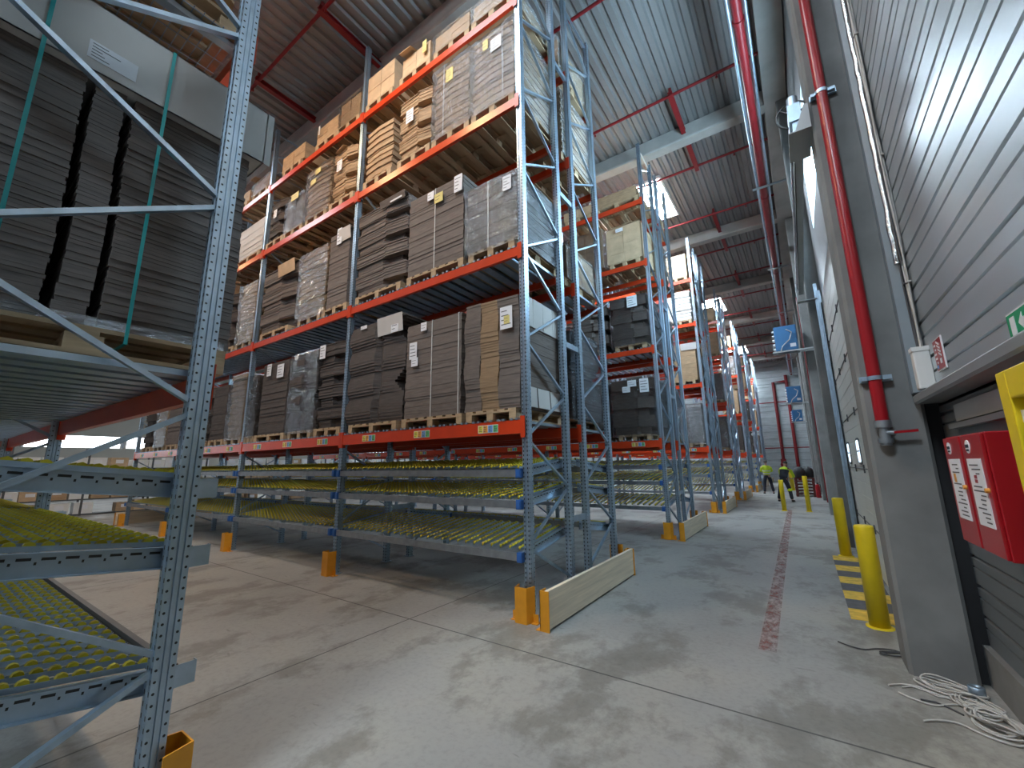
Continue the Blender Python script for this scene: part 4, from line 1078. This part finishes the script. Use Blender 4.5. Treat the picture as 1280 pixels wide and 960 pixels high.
# ------------------------------------------------------------------ the carton shelving far across the hall
t = thing('carton_shelving', 'long dark steel shelving with cartons far across the hall', 'shelving', (-20.5,0,0))
SHZ = [.06,.62,1.22,1.78,2.34]
mb = MB()
for z in SHZ[:4]: mb.box(-.62,-8,z-.05,.0,26,z)
mb.build('shelf','dark',t)
for i in range(18):
    y = -8+2*i; MB().box(-.03,y-.03,0,.03,y+.03,2.55).box(-.65,y-.03,0,-.59,y+.03,2.55).build('post','dark',t)
rnd = random.Random(11); CM = {}
for m in ('kraft_light','white','kraft'):
    for hh in (.34,.42):
        mb = MB().box(-.5,-.27,0,0,.27,hh,0).box(.0,-.12,hh*.45,.002,.12,hh*.8,1).box(-.5,-.03,hh,0,.03,hh+.002,1)
        CM[(m,hh)] = mb.mesh('carton', [m,'paper'])
LVN = ['bottom','second','third','top']
for l in range(4):
    y = -5.; i = 0
    while y < 22:
        if rnd.random() < .93:
            m = rnd.choice(('kraft_light','kraft','white') if l < 3 else ('white','kraft_light','white')); o = link('carton', CM[(m, rnd.choice((.34,.42)))], None, (-20.5+rnd.uniform(-.05,.02), y, SHZ[l]))
            cn_ = {'kraft_light':'light brown','kraft':'brown','white':'white'}[m]
            tag(o, 'small %s carton on the %s shelf of the far shelving' % (cn_, LVN[l]), 'carton', 'far %s cartons, %s shelf' % (cn_, LVN[l]))
        y += rnd.choice((.56,.60,.66)); i += 1
for i, (x, y) in enumerate(((-30,2.0),(-30,5.0),(-27,8.0),(-33,11.0))):
    t = thing('hall_lamp', 'small bright lamp hanging over the far hall, %s from the left' % ORD[i], 'lamp', (x,y,5.6), 'lamps over the far hall')
    MB().box(-.3,-.12,0,.3,.12,.1).cyl((0,0,.1),(0,0,HD-5.6),.012,6).build('housing','white',t); MB().box(-.27,-.1,-.012,.27,.1,0).build('lens','lamp_far',t)
# warm high bay lamps above the floor between the racks (over the camera's shoulder, above the frame)
for i, (x, y) in enumerate(((-2.9,-2.75),(-6.4,-2.75),(-16,-1.6))):
    t = thing('high_bay_lamp', 'warm high bay lamp under the roof, %s along the near aisle' % ORD[i], 'lamp', (x,y,10.15), 'high bay lamps')
    MB().lathe((0,0,0),[(.30,0),(.26,.10),(.12,.24),(.08,.34),(0,.34)],20).cyl((0,0,.34),(0,0,.55),.012,6).build('housing','dark',t)
    MB().cyl((0,0,.004),(0,0,.008),.28,20).build('lens','lamp',t)

# ------------------------------------------------------------------ the two workers
def skin(name, m, J, E, parent, sub=2):
    """J: joint -> (x,y,z,r); E: chain of joint pairs; grown as one continuous surface"""
    names = list(J); me = bpy.data.meshes.new(name)
    me.from_pydata([J[n][:3] for n in names], [(names.index(a), names.index(b)) for a, b in E], [])
    o = bpy.data.objects.new(name, me); COL.objects.link(o)
    md = o.modifiers.new('skin','SKIN'); md.use_smooth_shade = True; md.branch_smoothing = .6
    for i, n in enumerate(names):
        sv = me.skin_vertices[0].data[i]; r = J[n][3]
        sv.radius = r if isinstance(r, tuple) else (r, r); sv.use_root = (i == 0)
    s = o.modifiers.new('sub','SUBSURF'); s.levels = s.render_levels = sub
    dg = bpy.context.evaluated_depsgraph_get(); ev = o.evaluated_get(dg)
    nm = bpy.data.meshes.new_from_object(ev); nm.materials.clear(); nm.materials.append(M[m])
    for p in nm.polygons: p.use_smooth = True
    o.modifiers.clear(); o.data = nm; o.parent = parent
    return o
def worker(label, loc, rz, bend, arms, spread, vest, sleeve, trousers, knee=None):
    """arms: for each side (elbow, wrist) in local space; y forward, x to the person's right"""
    t = thing('person', label, 'person', loc, rz=rz)
    sb, cb = math.sin(bend), math.cos(bend)
    def up(x, y, z):      # point of the torso, bent forward about the hips at z .95
        dz = z-.95; return (x, y*cb+dz*sb, .95+dz*cb-y*sb)
    J = {'pel':(0,0,.95,(.145,.105))}
    for n, z, r in (('waist',1.08,(.135,.10)),('chest',1.28,(.16,.115)),('shou',1.42,(.12,.09)),('neck',1.51,.055),('jaw',1.60,(.068,.078)),('head',1.68,(.078,.095)),('crown',1.75,(.055,.07))):
        y = {'jaw':.02,'head':.01}.get(n,0); J[n] = (*up(0,y,z), r)
    E = [('pel','waist'),('waist','chest'),('chest','shou'),('shou','neck'),('neck','jaw'),('jaw','head'),('head','crown')]
    for sd, k in ((1,'R'),(-1,'L')):
        sh = up(.19*sd,0,1.41); el, wr = arms[k]
        J['sh'+k] = (*sh,.056); J['el'+k] = (*el,.043); J['wr'+k] = (*wr,.030)
        dv = (Vector(wr)-Vector(el)).normalized(); pm = Vector(wr)+dv*.07; J['pm'+k] = (*pm,(.036,.022))
        E += [('shou','sh'+k),('sh'+k,'el'+k),('el'+k,'wr'+k),('wr'+k,'pm'+k)]
        side = dv.cross(Vector((0,0,1))); side = side.normalized() if side.length > .1 else Vector((1,0,0)); nrm = side.cross(dv)
        for f in range(4):
            b = pm+side*(.026-.0175*f)+dv*.012; L = (.062,.072,.068,.052)[f]
            m1 = b+dv*L*.55-nrm*.006; e1 = m1+dv*L*.4-nrm*.022
            J['f%d%s' % (f,k)] = (*m1,.0085); J['g%d%s' % (f,k)] = (*e1,.007); E += [('pm'+k,'f%d%s' % (f,k)),('f%d%s' % (f,k),'g%d%s' % (f,k))]
        tb = Vector(wr)+dv*.03+side*.034; te = tb+side*.018+dv*.045
        J['t'+k] = (*tb,.011); J['u'+k] = (*te,.009); E += [('wr'+k,'t'+k),('t'+k,'u'+k)]
        hx = .095*sd; fx = spread*sd; fy = {'R':.02,'L':-.02}[k] if knee is None else knee[k]
        J['hip'+k] = (hx,0,.88,(.092,.095)); J['kn'+k] = ((hx+fx)/2+.01*sd,.03+fy*.5,.49,.062); J['an'+k] = (fx,fy-.03,.09,.043); J['toe'+k] = (fx+.02*sd,fy+.13,.04,(.042,.03))
        E += [('pel','hip'+k),('hip'+k,'kn'+k),('kn'+k,'an'+k),('an'+k,'toe'+k)]
    body = skin('body','skin',J,E,t)
    g = lambda n, k: (*J[n][:3], tuple(r*k+.008 for r in (J[n][3] if isinstance(J[n][3], tuple) else (J[n][3],)*2)))
    # trousers, shoes
    TJ = {'pel':g('pel',1.04)}; TE = []
    TJ['wst'] = (*up(0,0,1.03),(.145,.11)); TE.append(('pel','wst'))
    for k in 'RL':
        for n, q in (('hip',1.04),('kn',1.12),('an',1.35)): TJ[n+k] = g(n+k,q)
        TE += [('pel','hip'+k),('hip'+k,'kn'+k),('kn'+k,'an'+k)]
    tr = skin('trousers',trousers,TJ,TE,t)
    for k in 'RL':
        a, b = J['an'+k], J['toe'+k]
        skin('shoe','shoe',{'h':(a[0],a[1]-.03,.05,(.046,.05)),'m':((a[0]+b[0])/2,(a[1]+b[1])/2,.045,(.05,.042)),'t':(b[0],b[1],.037,(.046,.034))},[('h','m'),('m','t')],t)
    # jacket / vest
    VJ = {'w':(*up(0,0,.92),(.165,.125)),'waist':g('waist',1.22),'chest':g('chest',1.2),'shou':g('shou',1.2)}; VE = [('w','waist'),('waist','chest'),('chest','shou')]
    VJ['col'] = (*up(0,0,1.49),.066); VE.append(('shou','col'))
    for k in 'RL':
        VJ['sh'+k] = g('sh'+k,1.15); VE.append(('shou','sh'+k))
    jk = skin('jacket',vest,VJ,VE,t)
    for k in 'RL':
        a, b, c = Vector(J['sh'+k][:3]), Vector(J['el'+k][:3]), Vector(J['wr'+k][:3])
        skin('sleeve',sleeve,{'a':(*a,.07),'b':(*b,.056),'c':(*(b+(c-b)*.9),.044)},[('a','b'),('b','c')],t)
    for z, rx, ry in (((1.02,.168,.128),(1.16,.170,.13)) if vest == 'hivis' else ()):
        mb = MB(); n = 24; vs = []
        for q in (z, z+.05):
            for i in range(n):
                a = 2*PI*i/n; vs.append(up((rx+.012)*math.cos(a),(ry+.014)*math.sin(a),q))
        mb.add(vs,[(i,(i+1)%n,n+(i+1)%n,n+i) for i in range(n)],0,True); mb.build('reflective_band','reflex',t)
    # hair, ears, nose, eyes, mouth
    hd = up(0,.0,1.70)
    bm = MB()
    for i in range(7):
        for j in range(14):
            pass
    n = 16; prof = []
    vs = []
    for i in range(7):
        th = PI*.56*i/6
        for j in range(n):
            a = 2*PI*j/n; vs.append(up(.086*math.sin(th)*math.cos(a), .105*math.sin(th)*math.sin(a)-.014, 1.685+.098*math.cos(th)-(.05 if math.sin(a) < -.2 else 0)*math.sin(th)))
    bm.add(vs,[(i*n+j,i*n+(j+1)%n,(i+1)*n+(j+1)%n,(i+1)*n+j)[::-1] for i in range(6) for j in range(n)],0,True); bm.build('hair','hair',t)
    for sx in (-1,1):
        p = up(.083*sx,.0,1.655); MB().cyl((p[0]-.006*sx,p[1],p[2]),(p[0]+.008*sx,p[1],p[2]),.026,10,.018).build('ear','skin',body)
        p = up(.03*sx,.098,1.668); MB().cyl(p,(p[0],p[1]+.006,p[2]),.011,8).build('eye','ink',body)
    p = up(0,.10,1.64); MB().bar(up(0,.092,1.668),up(0,.118,1.628),.02,.02).build('nose','skin',body)
    MB().bar(up(-.022,.094,1.598),up(.022,.094,1.598),.008,.008).build('mouth','red_pipe',body)
    return t, J, up
w1, J1, up1 = worker('person seen from behind in a fluorescent yellow vest with arms folded', (.97,22.2,0), .25, .05,
    {'R':((.27,.06,1.16),(.02,.20,1.20)),'L':((-.27,.06,1.16),(-.03,.21,1.16))}, .21, 'hivis','hivis','navy')
w2, J2, up2 = worker('person leaning forward in a navy jacket with yellow shoulders', (1.86,17.3,0), -.42, .5,
    {'R':((.26,.36,1.05),(.12,.56,.98)),'L':((-.26,.36,1.05),(-.10,.58,.98))}, .21, 'navy','hivis','navy', {'R':.12,'L':-.10})
def yoke(t, up):
    mb = MB(); n = 20; vs = []
    for z, rx, ry in ((1.33,.20,.142),(1.42,.185,.13),(1.475,.10,.09)):
        for i in range(n):
            a = 2*PI*i/n; vs.append(up(rx*math.cos(a),ry*math.sin(a),z))
    mb.add(vs,[(k*n+i,k*n+(i+1)%n,(k+1)*n+(i+1)%n,(k+1)*n+i) for k in range(2) for i in range(n)],0,True); mb.build('shoulder_yoke','hivis',t)
yoke(w2, up2)
k = J2['knR']; MB().cyl((k[0],k[1],k[2]-.05),(k[0],k[1],k[2]+.06),.086,14,.088).build('knee_patch','hivis',w2)

# ------------------------------------------------------------------ world, colour, sampling
w = bpy.data.worlds.new('world'); sc.world = w; w.use_nodes = True
w.node_tree.nodes['Background'].inputs[0].default_value = (.72,.85,1.0,1); w.node_tree.nodes['Background'].inputs[1].default_value = .10
vs_ = sc.view_settings; vs_.view_transform = 'Standard'; vs_.look = 'None'; vs_.gamma = 1.0; vs_.exposure = .8; vs_.use_curve_mapping = False
cy = sc.cycles
cy.use_denoising = True
try: cy.denoiser = 'OPENIMAGEDENOISE'
except Exception: pass
cy.max_bounces = 8; cy.diffuse_bounces = 4; cy.glossy_bounces = 4; cy.transparent_max_bounces = 16; cy.transmission_bounces = 4
cy.caustics_reflective = False; cy.caustics_refractive = False; cy.sample_clamp_indirect = 6

for o in bpy.data.objects:
    if o.get('label') and not (4 <= len(o['label'].split()) <= 16) and o.get('category'): print('LABEL LEN', len(o['label'].split()), o.name, o['label'])
